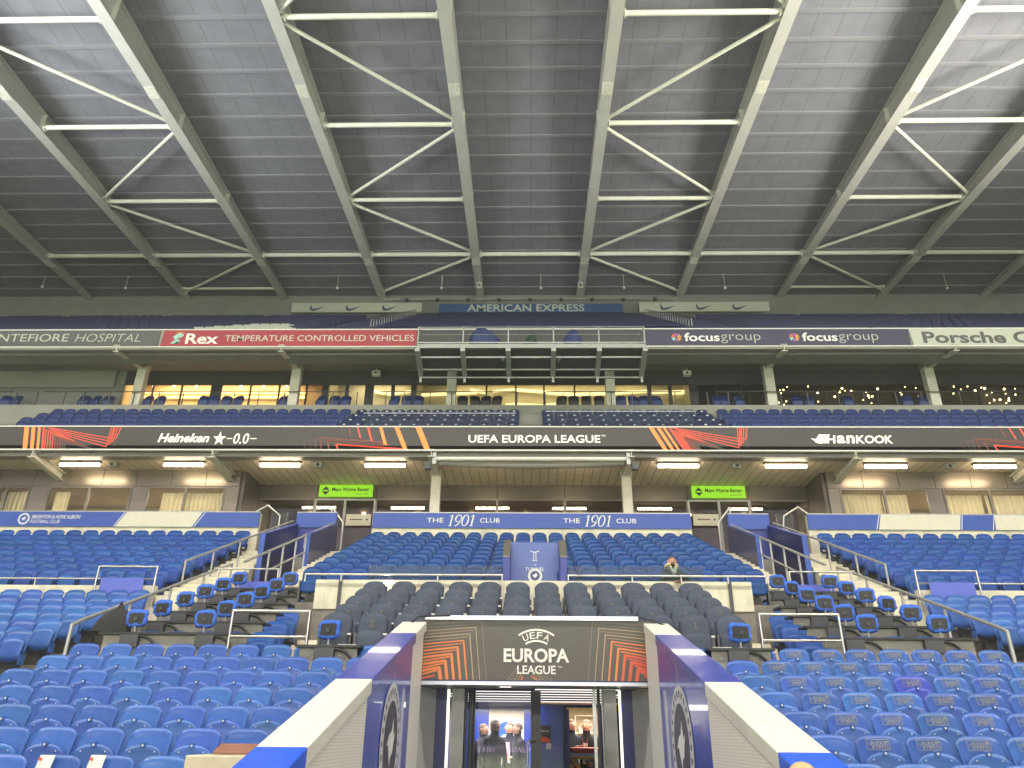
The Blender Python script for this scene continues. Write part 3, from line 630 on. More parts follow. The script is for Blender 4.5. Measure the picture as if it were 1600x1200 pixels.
# left wedge (px 35..180), centre wedge (460..665), right-of-centre wedge (1015..1175), far right (1500..1600)
def bars(x0, slope, items):
    for off, wd, m in items: F.poly(mb, [(lx(x0+off), yy(0)), (lx(x0+off+wd), yy(0)), (lx(x0+off+wd+slope), yy(1)), (lx(x0+off+slope), yy(1))], m, 0.005)
bars(33, 7, [(0, 7, 'led_orange'), (11.5, 5.5, 'led_orange'), (21.5, 4, 'led_orange'), (29, 3, 'led_red')])
bars(1015, 20, [(0, 7, 'led_orange'), (12, 5.5, 'led_orange'), (22, 4, 'led_orange'), (31, 3, 'led_red')])
for x0, sl in ((70, 7), (1054, 20)):
    for k in range(9):
        v0 = 0.13+0.075*k; m = 'led_red' if k < 4 else ('led_dim' if k < 7 else 'led_faint')
        a = x0+k*4.4-2; e = x0+97+8-k*2.0
        if k < 4:
            F.line(mb, [(lx(a), yy(max(0.0, v0-0.12))), (lx(e+(6-k*2)), yy(0.55+0.12*k))], 0.026, m, 0.005, C)
            F.line(mb, [(lx(e+(6-k*2)), yy(0.55+0.12*k)), (lx(e+10-k*3), yy(0.0))], 0.03, m, 0.0055, C)
        F.line(mb, [(lx(a), yy(v0)), (lx(a+sl*(1-v0)), yy(1))], 0.035, m, 0.005, C)
        F.line(mb, [(lx(a), yy(v0)), (lx(a+30+k*2), yy(min(1, v0+0.27)))], 0.02, m, 0.005, C)
    for k in range(5): F.line(mb, [(lx(x0+100+k*3), yy(0.7+0.05*k)), (lx(x0+104+k*3.2), yy(0))], 0.02, ('led_red', 'led_red', 'led_dim', 'led_faint', 'led_faint')[k], 0.005, C)
def chevrons(x0, lim):
    # nested arrow outlines growing to the right with bright bars at the right end
    for k, (xa, v, m, wd) in enumerate(((-3, .62, 'led_faint', .02), (6, .56, 'led_faint', .02), (14, .50, 'led_faint', .025), (22, .47, 'led_dim', .03), (34, .60, 'led_dim', .04), (48, .77, 'led_red', .05))):
        F.line(mb, [(lx(x0+xa+4), yy(1)), (lx(x0+xa), yy(v))], wd, m, 0.005, C)
        F.line(mb, [(lx(x0+xa), yy(v)), (lx(min(lim, x0+108-k*2+k*8)), yy(v+0.2))], wd*0.8, m, 0.005, C)
    for k, (xa, wd, ve, m) in enumerate(((52, 1.2, .3, 'led_faint'), (64, 1.6, .42, 'led_dim'), (78, 2.4, .50, 'led_red'), (94, 3.2, .64, 'led_red'), (113, 5, .80, 'led_orange'), (137, 7, 1.0, 'led_orange'), (170, 9, 1.0, 'led_orange'))):
        if x0+xa > lim: continue
        sl = 16*ve if k > 4 else 12*ve
        F.poly(mb, [(lx(x0+xa), yy(0)), (lx(x0+xa+wd), yy(0)), (lx(x0+xa+wd+sl), yy(ve)), (lx(x0+xa+sl), yy(ve))], m, 0.0055)
    F.line(mb, [(lx(x0+56), yy(.8)), (lx(min(lim, x0+152)), yy(.97))], 0.04, 'led_red', 0.005, C)
chevrons(478, 700); chevrons(1502, 1640)
split_build(mb, 'graphic', t, 1.0)

# ================================================================== BALCONY TIER
BR = [(24.9+0.8*i, E+10.10+0.51*i-0.80) for i in range(4)]
steps('terrace', -26, 26, BR, 0.8, 'concrete', 'riser_dark', E+8.8)
wall('balcony_wall', 'pale ledge wall behind the balcony seats, below the mid level windows', -26, 26, 27.62, 27.86, E+10.4, E+11.96, 'soffit_grey')
mb = MB(); mb.box(-26, 26, 27.86, 33.2, E+11.8, E+11.95, 'concrete'); struct(mb.build('floor'))
MY = 29.5
t = thing('mid_level_front', 'glazed mid level front with dark fascia, partly lit from inside', 'facade')
mx = lambda px, py=618: at(px, py, MY).x
mb = MB(); mb.box(mx(190), 26, MY, MY+0.12, E+13.76, E+14.9, 'dark_fascia'); mb.build('fascia_panel', t)
mb = MB(); mb.box(-26, mx(190), MY, MY+0.2, E+12.04, E+14.9, 'roof_wall'); mb.box(-26, mx(190)-0.4, MY-0.12, MY-0.004, E+13.55, E+14.7, 'soffit_grey'); mb.build('concrete_wall', t)
segs = [(190, 237), (237, 282), (282, 329), (344, 390), (390, 435), (435, 478), (478, 506), (511, 540), (543, 571), (582, 612), (615, 643), (648, 706), (706, 760), (760, 806), (806, 850), (850, 898), (898, 955), (955, 1013), (1017, 1046), (1049, 1079), (1090, 1120), (1120, 1160), (1160, 1205), (1205, 1290), (1290, 1370), (1370, 1450), (1450, 1530), (1530, 1612)]
for a, b in segs: win(t, mx(a), mx(b), MY+0.02, E+12.05, E+13.75, 'window_glass', 'dark_frame', 0.035)
mb = MB()
for a, b in ((329, 344), (506, 511), (540, 543), (571, 582), (612, 615), (643, 648), (1013, 1017), (1046, 1049), (1079, 1090)): mb.box(mx(a), mx(b), MY-0.03, MY+0.1, E+12.05, E+13.76, 'dark_frame')
split_build(mb, 'pillar_panel', t, 0.3)
def room(x0, x1, wallm, name='room'):
    mb = MB(); mb.box(x0, x1, 31.2, 31.3, E+12.04, E+14.6, wallm); mb.box(x0-0.05, x0, MY+0.15, 31.2, E+12.04, E+14.6, wallm); mb.box(x1, x1+0.05, MY+0.15, 31.2, E+12.04, E+14.6, wallm); mb.box(x0, x1, MY+0.15, 31.2, E+14.6, E+14.65, wallm); mb.build(name, t)
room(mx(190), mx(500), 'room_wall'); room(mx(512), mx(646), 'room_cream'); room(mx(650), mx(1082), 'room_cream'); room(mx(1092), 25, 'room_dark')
mb = MB(); c = 31.1/29.5
for a, b in ((200, 326), (346, 478)): mb.box(mx(a)*c, mx(b)*c, 31.10, 31.18, E+14.03, E+14.12, 'cove_warm'); mb.box(mx(a)*c, mx(b)*c, 31.06, 31.18, E+13.80, E+13.90, 'cove_warm')
split_build(mb, 'cove_light', t, 0.25)
mb = MB()
for x0, x1, v0, v1, hh_ in ((655, 745, 615, 611, 3), (770, 806, 610, 607, 2), (806, 850, 607, 610, 3), (850, 900, 610, 614, 4), (900, 960, 614, 612, 3), (960, 1012, 612, 609, 3), (1018, 1045, 611, 610, 3), (1050, 1078, 610, 609, 5), (585, 611, 609, 613, 4), (616, 642, 613, 610, 2), (735, 758, 607, 611, 3), (806, 850, 629, 632, 5), (852, 870, 631, 629, 4), (790, 805, 631, 629, 3)):
    p0, p1 = at(x0, v0, 31.0), at(x1, v1, 31.0); d = at(x0, v0+hh_, 31.0).z-p0.z
    mb.prism([(p0.x, p0.z), (p0.x, p0.z+d), (p1.x, p1.z+d), (p1.x, p1.z)], 1, 31.0, 31.12, 'cove_cream')
split_build(mb, 'cove_light', t, 0.25)
mb = MB()
for px in (203, 240, 272, 307, 377, 412, 448): p = at(px, 604, 30.2); mb.ball((p.x, 30.2, p.z), 0.055, 'spot_warm', 8, 5)
mb.build('downlight', t)
area('mid_level_lamp', (mx(330), 30.4, E+14.55), (mx(330), 30.4, 0), 6.4, 1.0, 620, (1, .70, .34))
area('mid_level_lamp', (mx(860), 30.4, E+14.55), (mx(860), 30.4, 0), 9, 1.0, 170, (1, .82, .45))
area('mid_level_lamp', (mx(580), 30.4, E+14.55), (mx(580), 30.4, 0), 2.5, 1.0, 75, (1, .85, .55))
mb = MB(); rr = random.Random(3)
for k in range(54):
    px = rr.uniform(1212, 1600); py = rr.uniform(603, 634); Yb = rr.uniform(29.9, 31.0); p = at(px, py, Yb)
    mb.ball((p.x, Yb, p.z), rr.choice((0.022, 0.028, 0.030, 0.046)), 'bulb', 6, 4)
    mb.tube((p.x, Yb, p.z), (p.x+rr.uniform(-.25, .25), Yb, p.z+rr.uniform(0, .06)), 0.006, 'black', 4)
tag(mb.build('light_string'), 'strings of small warm bulbs glowing in the dark right hand windows', 'lights')
t2 = thing('balcony_rail', 'thin dark handrail with posts along the mid level terrace', 'railing')
mb = MB(); mb.path([(-24, 28.2, E+12.80), (mx(55), 28.2, E+12.80)], 0.022, 'dark_frame'); mb.path([(mx(100), 28.2, E+12.80), (mx(560), 28.2, E+12.80)], 0.022, 'dark_frame'); mb.path([(mx(602), 28.2, E+12.80), (mx(808), 28.2, E+12.80)], 0.022, 'dark_frame'); mb.path([(mx(852), 28.2, E+12.80), (mx(1055), 28.2, E+12.80)], 0.022, 'dark_frame'); mb.path([(mx(1105), 28.2, E+12.80), (24, 28.2, E+12.80)], 0.022, 'dark_frame'); mb.build('handrail', t2)
for px in (25, 58, 101, 131, 171, 209, 248, 286, 366, 404, 444, 520, 558, 603, 632, 672, 706, 808, 852, 880, 922, 955, 988, 1055, 1105, 1138, 1220, 1262, 1310, 1350, 1400, 1440, 1500, 1550):
    x = at(px, 620, 28.2).x; mb = MB(); mb.bar((x, 28.2, E+12.04), (x, 28.2, E+12.79), 0.035, 0.035, 'dark_frame', (1,0,0)); mb.build('post', t2)
for a, b, zz, nm in ((568, 806, 9.93, 'left'), (852, 1085, 10.02, 'right')):
    x0, x1 = at(a, 646, 24.6).x, at(b, 646, 24.6).x; zr = at(700, 646 if nm == 'left' else 643, 24.6).z
    t2 = thing('glass_screen', 'clear glass screen with a bright top edge before the %s middle balcony seats' % nm, 'screen', ((x0+x1)/2, 24.6, zr)); h = (x1-x0)/2
    mb = MB(); mb.poly([(-h, 0, -1.0), (h, 0, -1.0), (h, 0, 0), (-h, 0, 0)], 'rail_glass'); mb.build('pane', t2)
    mb = MB(); mb.tube((-h, 0, 0.012), (h, 0, 0.012), 0.014, 'aluminium', 8); mb.build('top_rail', t2)
# soffit under the upper tier, columns, brackets
mb = MB(); mb.prism([(26.3, E+13.74), (29.7, E+14.42), (29.7, E+14.8), (26.3, E+14.1)], 0, -26, 26, 'soffit_grey'); tag(mb.build('soffit'), 'plain grey sloping underside of the upper tier', 'ceiling')
for i, (a, b) in enumerate(((-24, -10.2), (10.2, 24))):
    mb = MB()
    for y in (27.6, 28.4): mb.box(a, b, y, y+0.1, E+13.80+(y-26.3)*0.2, E+14.0+(y-26.3)*0.2, 'soffit_grey')
    tag(mb.build('service_duct'), 'pair of long grey service ducts under the upper tier soffit, %s side' % ('left', 'right')[i], 'duct')
CXS = (-16.4, -9.83, -3.28, 3.28, 9.83, 16.4)
for i, x in enumerate(CXS):
    t2 = thing('column', 'pale grey column on the mid level terrace, %s from the left' % ORD[i+1], 'column', (x, 28.45, E+12.04), 'columns on the mid level terrace')
    mb = MB(); mb.box(-0.19, 0.19, -0.16, 0.16, 0, 1.95, 'column_paint'); mb.build('shaft', t2)
    if abs(x) > 4:
        mb = MB(); ibeam(mb, (0.18*(1 if x < 0 else -1)*0-0.0, -2.3, 1.72), (0, -0.05, 2.02), 0.26, 0.24, 'column_paint'); mb.box(-0.2, 0.2, -0.2, 0.2, 1.95, 2.15, 'column_paint'); mb.build('bracket', t2)
for i, px in enumerate((588, 1073)):
    p = at(px, 583, 29.1); mb = MB(); mb.box(-0.17, 0.17, -0.12, 0.12, -0.12, 0.08, 'white_post'); mb.ball((0, -0.12, -0.02), 0.05, 'dark_frame'); mb.box(-0.03, 0.03, -0.03, 0.03, 0.08, 0.3, 'white_post'); tag(mb.build('camera_box', None, p), 'small pale camera box hanging under the upper soffit, %s of the gantry' % ('left', 'right')[i], 'camera')

# ================================================================== UPPER TIER
UY = 26.2; UZ0, UZ1 = E+13.86, E+14.58
ux = lambda px, py=528: at(px, py, UY).x
mb = MB(); mb.box(-27, 27, UY+0.02, UY+0.2, UZ0-0.12, UZ1+0.06, 'soffit_grey'); mb.box(-27, 27, UY-0.03, UY+0.019, UZ1+0.005, UZ1+0.05, 'white_post'); mb.box(-27, 27, UY-0.03, UY+0.019, UZ0-0.05, UZ0-0.005, 'white_post'); tag(mb.build('upper_parapet'), 'grey parapet of the upper tier carrying the sponsor banners', 'parapet')
mb = MB(); mb.box(ux(651.5), ux(1008.5), UY-0.02, UY+0.018, UZ0-0.04, UZ1, 'dark_fascia'); tag(mb.build('backing_panel'), 'dark panel of the upper parapet behind the camera gantry', 'panel')
def banner(x0, x1, m, label, art, sl=0.0):
    t = thing('banner', label, 'banner', (x0, UY, UZ0)); h = UZ1-UZ0
    mb = MB(); mb.prism([(0, 0), (x1-x0, 0), (x1-x0, h), (sl, h)], 1, -0.02, 0.01, m); mb.build('cloth', t)
    mb = MB(); art(mb, front(-x0, -0.021, 0), h); split_build(mb, 'lettering', t, 0.28); return t
banner(-27, ux(249), 'banner_grey', 'dark grey banner on the upper parapet, far left, with thin pale hospital lettering', lambda mb, F, h: (F.text(mb, 'MONTEFIORE', ux(0)-1.05, h*0.30, ux(108)-ux(0)+1.05, h*0.48, 'banner_text'), F.text(mb, 'HOSPITAL', ux(119), h*0.28, ux(221)-ux(119), h*0.50, 'banner_text', shear=0.15, bold=-0.012)))
def art_rex(mb, F, h):
    F.text(mb, 'Rex', ux(291), h*0.14, ux(342)-ux(291), h*0.66, 'print_white', bold=0.023)
    F.text(mb, 'TEMPERATURE CONTROLLED VEHICLES', ux(352), h*0.30, ux(647)-ux(352), h*0.38, 'banner_text', bold=0.005)
    a = ux(268); F.poly(mb, [(a, .12), (a+.18, .30), (a+.05, .42), (a+.30, .60), (a+.50, .52), (a+.42, .40), (a+.22, .34), (a+.40, .26), (a+.30, .12)], 'logo_teal')
    F.poly(mb, [(a+.12, .10), (a+.3, .22), (a+.34, .10)], 'dark_text'); F.line(mb, [(a+.14, .60), (a+.50, .62)], .03, 'logo_orange')
banner(ux(253), ux(651), 'banner_red', 'red banner on the upper parapet about temperature controlled vehicles', art_rex, 0.06)
def art_focus(mb, F, h):
    for px in (1048, 1232):
        a = ux(px)+0.22
        for k, m in enumerate(('logo_orange', 'logo_purple', 'rib_red', 'logo_teal', 'logo_purple', 'logo_orange')):
            t0, t1 = 2*pi*k/6, 2*pi*(k+0.85)/6; F.poly(mb, [(a+.05*cos(t0), h*.5+.05*sin(t0)), (a+.2*cos(t0), h*.5+.2*sin(t0)), (a+.2*cos(t1), h*.5+.2*sin(t1)), (a+.05*cos(t1), h*.5+.05*sin(t1))], m)
        F.text(mb, 'focus', ux(px+21), h*0.26, ux(px+76)-ux(px+21), h*0.52, 'print_white', bold=0.020)
        F.text(mb, 'group', ux(px+78), h*0.14, ux(px+140)-ux(px+78), h*0.54, 'banner_text', bold=-0.012)
banner(ux(1009), ux(1421), 'banner_navy', 'dark navy banner on the upper parapet, right of the gantry, same logo twice', art_focus)
banner(ux(1425), 27, 'banner_white', 'white banner with large dark grey lettering at the right end of the parapet', lambda mb, F, h: F.text(mb, 'Porsche Centre', ux(1441), h*0.12, (ux(1600)-ux(1441))*1.62, h*0.72, 'dark_text', bold=0.03), -0.06)
ru = 0.65; NR = 18
rows_u = [(27.1+0.82*i, E+14.28+0.82*0.637*i) for i in range(NR)]
mb = MB()
for y, z in rows_u: mb.box(-36, 36, y-0.4, y+0.42, z-0.55, z, 'roof_wall')
struct(mb.build('terrace'))
mb = MB(); rr = random.Random(5)
def useat(mb, x, y, z, m):
    mb.add([(x-.21, y-.16, z+.40), (x+.21, y-.16, z+.40), (x+.21, y-.02, z+.45), (x-.21, y-.02, z+.45), (x-.21, y+.02, z+.80), (x+.21, y+.02, z+.80), (x-.21, y+.06, z+.78), (x+.21, y+.06, z+.78), (x-.21, y+.02, z+.38), (x+.21, y+.02, z+.38)], [(0,1,2,3), (3,2,5,4), (4,5,7,6), (6,7,9,8)], m)
for i, (y, z) in enumerate(rows_u):
    n = 66
    for k in range(-n, n+1):
        x = k*0.5
        if abs(x % 6.55-3.28) < 0.35: continue
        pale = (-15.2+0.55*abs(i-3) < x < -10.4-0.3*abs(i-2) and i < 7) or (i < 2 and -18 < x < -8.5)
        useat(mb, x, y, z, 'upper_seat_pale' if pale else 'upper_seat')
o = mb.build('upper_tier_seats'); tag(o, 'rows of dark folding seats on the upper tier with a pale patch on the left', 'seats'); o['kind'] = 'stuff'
def nike(label, px0, px1, mks):
    Yb = 42.3; a = at(px0, 479, Yb); b = at(px1, 479, Yb); z0 = at(831, 487, Yb).z; z1 = at(831, 472.5, Yb).z
    t = thing('banner', label, 'banner', (a.x, Yb, z0)); h = z1-z0
    mb = MB(); mb.box(0, b.x-a.x, 0, 0.06, 0, h, 'banner_white'); mb.build('cloth', t)
    mb = MB(); F = front(-a.x, -0.004, 0)
    for px in mks:
        q = at(px, 479, Yb).x; sc = at(px+26, 479, Yb).x-q
        F.poly(mb, [(q+sc*u, h*(0.12+0.72*v)) for u, v in ((0.10, 0.98), (0.0, 0.55), (0.06, 0.12), (0.22, 0.0), (0.42, 0.10), (1.0, 0.78), (0.45, 0.42), (0.24, 0.34), (0.13, 0.50))], 'navy_text')
    split_build(mb, 'logo', t, 0.3)
nike('white banner with three dark tick marks high under the roof, left side', 456, 659, (484, 540, 597))
nike('white banner with three dark tick marks high under the roof, right side', 999, 1202, (1031, 1087, 1144))
Yb = 42.1; a = at(686, 480, Yb); b = at(973, 480, Yb); z0, z1 = at(831, 488, Yb).z, at(831, 474.5, Yb).z
t = thing('banner', 'blue banner with pale capital lettering above the gantry', 'banner', (a.x, Yb, z0)); wd = b.x-a.x; h = z1-z0
mb = MB(); mb.box(0, wd, 0, 0.06, 0, h, 'sign_blue'); mb.build('cloth', t)
mb = MB(); F = front(-a.x, -0.004, 0); F.text(mb, 'AMERICAN EXPRESS', at(730, 480, Yb).x, h*0.10, at(913, 480, Yb).x-at(730, 480, Yb).x, h*0.82, 'banner_text', bold=0.013); mb.build('lettering', t)
mb = MB(); zr = lambda y: E+14.28+(y-27.1)*0.637+0.80
mb.prism([(29.5, zr(29.5)), (41.9, zr(41.9)), (41.9, zr(41.9)+0.05), (29.5, zr(29.5)+0.05)], 0, -6.9, 6.9, 'tarp_navy'); tag(mb.build('seat_cover'), 'large dark navy sheet covering upper tier seats behind the gantry', 'tarpaulin')
for i, s in enumerate((-1, 1)):
    t = thing('stair_rail', 'dark barred railing beside the navy seat cover, %s side' % ('left', 'right')[i], 'railing')
    for k in range(22):
        y = 30+k*0.55; mb = MB(); mb.bar((s*7.3, y, zr(y)-0.6), (s*7.3, y, zr(y)+0.3), 0.03, 0.03, 'galv', (1,0,0)); mb.build('bar', t)
    mb = MB(); mb.bar((s*7.3, 30, zr(30)+0.32), (s*7.3, 41.6, zr(41.6)+0.32), 0.04, 0.04, 'galv'); mb.build('handrail', t)

# ================================================================== ROOF
t = thing('stand_roof', 'steel roof over the whole stand with girders, tube bracing and ribbed deck', 'roof')
zb = lambda y: E+24.9+0.06*(y-20)
dep = lambda y: 1.50-0.0530*(y-20)          # girders taper towards the rear wall
mb = MB(); y0, y1 = 4.0, 43.3
mb.prism([(y0, zb(y0)+dep(y0)+.01), (y1, zb(y1)+dep(y1)+.01), (y1, zb(y1)+dep(y1)+.11), (y0, zb(y0)+dep(y0)+.11)], 0, -60, 60, 'roof_deck'); mb.build('roof_deck', t)
y = 6.0
while y < 43.0:
    mb = MB(); zd = zb(y)+dep(y); mb.box(-60, 60, y, y+0.07, zd-0.075, zd+0.004, 'purlin'); mb.box(-60, 60, y+0.071, y+0.17, zd-0.075, zd-0.060, 'purlin'); mb.build('purlin', t); y += 1.38
GX = (-29.5, -22.95, -16.4, -9.83, -3.28, 3.28, 9.83, 16.4, 22.95, 29.5)
for x in GX:
    mb = MB()
    for k0, hh, wd in ((0, 0.035, 0.50), (1, -0.035, 0.44)):
        za, zc = zb(y0)+k0*(dep(y0)-.13), zb(y1)+k0*(dep(y1)-.13); mb.prism([(y0, za), (y1, zc), (y1, zc+hh), (y0, za+hh)], 0, x-wd/2, x+wd/2, 'roof_steel')
    mb.prism([(y0, zb(y0)+0.037), (y1, zb(y1)+0.037), (y1, max(zb(y1)+.06, zb(y1)+dep(y1)-.17)), (y0, zb(y0)+dep(y0)-.17)], 0, x-0.03, x+0.03, 'roof_steel')
    bo = mb.build('girder', t)
    for yv in (16.5, 20.3, 26.4, 32.2, 37.7, 41.6):
        mb = MB()
        for s in (-1, 1): mb.box(min(x+s*0.032, x+s*0.235), max(x+s*0.032, x+s*0.235), yv-0.02, yv+0.02, zb(yv)+0.04, zb(yv)+max(.1, dep(yv)-.18), 'roof_tube')
        mb.build('stiffener', bo)
    for yv in (24.0, 38.2):
        mb = MB(); mb.box(x-0.24, x+0.24, yv-0.35, yv+0.35, zb(yv)-0.03, zb(yv)-0.004, 'roof_tube')
        for i in range(4):
            for j in range(6): mb.tube((x-0.18+i*0.12, yv-0.28+j*0.11, zb(yv)-0.05), (x-0.18+i*0.12, yv-0.28+j*0.11, zb(yv)-0.03), 0.025, 'roof_steel', 6)
        mb.build('splice_plate', bo)
def brace(p, q, r):
    mb = MB(); p = Vector(p); q = Vector(q); mb.tube(p, q, r, 'roof_tube', 12); d = (q-p).normalized()
    for c in (p+d*0.28, q-d*0.28): mb.tube(c-d*0.03, c+d*0.03, r*1.6, 'roof_tube', 12)
    mb.build('brace_tube', t)
zt = lambda y: zb(y)+0.22*min(1, dep(y)/.6)
for a, b in zip(GX, GX[1:]): brace((a+0.05, 37.7, zt(37.7)), (b-0.05, 37.7, zt(37.7)), 0.135)
for a, b, first in ((-9.83, -3.28, 0), (3.28, 9.83, 1), (-22.95, -16.4, 0), (16.4, 22.95, 1)):
    for yv in (20.3, 26.4, 32.2): brace((a+0.05, yv, zt(yv)), (b-0.05, yv, zt(yv)), 0.115)
    ys = (14.5, 20.3, 26.4, 32.2, 37.7, 42.4); k = 1-first
    for ya, yb_ in zip(ys, ys[1:]):
        xa, xb = (a, b) if k == first else (b, a)
        xa, xb = ((b, a) if k else (a, b)) if first == 0 else ((b, a) if k else (a, b))
        brace((xa, ya+0.12, zt(ya)), (xb, yb_-0.12, zt(yb_)), 0.085); k = 1-k
    if abs(a) > 12: brace((a+0.05, 41.7, zt(41.7)), (b-0.05, 41.7, zt(41.7)), 0.085)
mb = MB(); mb.box(-60, 60, 43.0, 43.3, E+20, zb(43)+dep(43), 'roof_wall'); tag(mb.build('rear_wall'), 'grey concrete rear wall high behind the upper tier, meeting the roof', 'wall')
for i, px in enumerate((66, 196, 527, 690, 845, 975, 1133, 1480)):
    p = at(px, 450 if i not in (0,) else 448, 40.5); mb = MB(); mb.ball((0,0,0), 0.09, 'white_post'); mb.tube((0,0,0.05), (0,0,zb(40.5)+dep(40.5)-p.z), 0.015, 'white_post', 6); tag(mb.build('roof_fitting', None, p), 'tiny white fitting hanging under the roof, %s from the left' % ORD[i+1], 'fitting', 'small fittings under the roof')
for i, px in enumerate((749, 907)):
    p = at(px, 446, 39.5); mb = MB(); mb.box(-0.14, 0.14, -0.06, 0.06, -0.2, 0.2, 'banner_white'); mb.box(-0.09, 0.09, -0.068, -0.062, -0.12, 0.12, 'dark_text'); mb.box(-0.02, 0.02, -0.02, 0.02, 0.2, max(0.25, zb(39.5)-p.z), 'galv'); tag(mb.build('gate_plate', None, p), 'small white plate under the %s middle roof girder' % ('left', 'right')[i], 'sign')
mb = MB()
mb.box(-9.5, 9.5, 41.95, 42.05, z1+0.25, z1+0.33, 'galv')
for k in range(9): mb.ball((-8+k*2.0, 41.9, z1+0.18), 0.14, 'dark_frame', 8, 5)
tag(mb.build('lamp_rail'), 'dark rail of small black spotlights above the blue capital letter banner', 'rail')

# ================================================================== TV GANTRY
GY = 24.8; gx0, gx1 = -4.22, 4.22; gz0 = E+13.07; gz1 = E+13.93
t = thing('tv_gantry', 'grey steel camera gantry hanging in front of the upper tier', 'gantry', (0, GY, gz0))
mb = MB(); mb.box(gx0, gx1, 0, 0.12, -0.02, 0.14, 'gantry_steel'); mb.box(gx0, gx1, -0.04, -0.003, 0.17, 0.20, 'galv'); mb.box(gx0, gx1, 0.13, 1.36, 0.06, 0.10, 'gantry_steel'); mb.build('deck', t)
mb = MB(); 
for y, z, r in ((0, 0.86, 0.022), (0, 0.55, 0.010), (1.34, 0.86, 0.022)): mb.tube((gx0, y+0.02, z), (gx1, y+0.02, z), r, 'gantry_steel', 8)
for s in (gx0, gx1): mb.tube((s, 0.02, 0.86), (s, 1.36, 0.86), 0.02, 'galv', 8); mb.tube((s, 0.02, 0.5), (s, 1.36, 0.5), 0.016, 'galv', 8)
mb.build('handrail', t)
for k in range(6):
    x = gx0+(gx1-gx0)*k/5; mb = MB(); mb.bar((x, 0.02, 0.1), (x, 0.02, 0.88), 0.05, 0.05, 'gantry_steel', (1,0,0)); mb.build('post', t)
    mb = MB(); mb.prism([(0.0, -0.02), (0.0, -0.16), (1.30, -0.62), (1.30, -0.40)], 0, x-0.09*(1-abs(k-2.5)*0), x+0.09, 'gantry_steel'); mb.box(x-0.045, x+0.045, 1.22, 1.32, -0.86, -0.62, 'gantry_steel'); mb.build('frame_arm', t)
mb = MB()
for y, z in ((0.35, -0.26), (0.95, -0.48), (1.27, -0.66)): mb.box(gx0, gx1, y, y+0.06, z, z+0.06, 'gantry_steel')
mb.build('cross_rail', t)
mb = MB(); mb.prism([(0.13, 0.02), (1.3, -0.30), (1.3, -0.28), (0.13, 0.04)], 0, gx0+0.1, gx1-0.1, 'dark_fascia'); mb.build('under_sheet', t)
def tarp(label, px, wd, hh, m, nm='covered_camera'):
    p = at(px, 542, GY+0.5); t = thing(nm, label, 'camera', (p.x, GY+0.55, gz0+0.10)); mb = MB(); rr = random.Random(px); n, k = 14, 7; v = []; f = []
    for j in range(k+1):
        u = j/k; r = (1-0.55*u**3.0)*wd/2
        for i in range(n):
            a = 2*pi*i/n; q = 1+0.14*sin(3*a+px)+rr.uniform(-.07, .07); v.append((r*q*cos(a)*(1+0.1*sin(u*3)), r*q*sin(a)*0.75, hh*u+rr.uniform(-.02, .02)+0.12*u*cos(a+px)))
    for j in range(k):
        for i in range(n): f.append((j*n+i, j*n+(i+1) % n, (j+1)*n+(i+1) % n, (j+1)*n+i))
    f.append(tuple(range(k*n, k*n+n))); mb.add(v, f, m, True); mb.build('rain_cover', t)
    mb = MB()
    for a in (0, 2.1, 4.2): mb.tube((0, 0, 0.3), (0.28*cos(a), 0.28*sin(a), 0.0), 0.025, 'black', 6)
    mb.build('tripod', t)
tarp('camera under a wide navy rain cover on the gantry', 757, 1.05, 0.92, 'tarp_blue')
tarp('camera under a small dark green rain cover on the gantry', 829, 0.52, 0.72, 'tarp_green')
tarp('camera under a bright blue rain cover on the gantry, right of the green one', 897, 0.66, 0.90, 'tarp_blue')
for i, (px, wd, hh) in enumerate(((688, .5, .22), (705, .62, .38), (722, .45, .3))):
    p = at(px, 540, GY+0.7); mb = MB(); mb.box(-wd/2, wd/2, -0.2, 0.2, 0, hh, 'grey_panel'); mb.box(-wd/2+.03, wd/2-.03, -0.206, -0.201, 0.03, hh-.03, 'soffit_grey'); tag(mb.build('equipment_case', None, (p.x, GY+0.8+0.05*i, gz0+0.102)), '%s grey equipment case from the left end of the gantry' % ORD[i+1], 'case', 'cases on the gantry')
for i, px in enumerate((786, 873)):
    p = at(px, 563, GY+0.5); mb = MB(); mb.tube((0,0,0.0), (0.05,0,0.14), 0.05, 'aluminium', 8); mb.ball((-.03,0,-.06), 0.06, 'black'); mb.tube((0,0,0.1), (0,0,0.30), 0.012, 'galv', 6); tag(mb.build('hanging_lamp', None, p), 'small metal lamp hanging under the gantry, %s one' % ('left', 'right')[i], 'lamp')

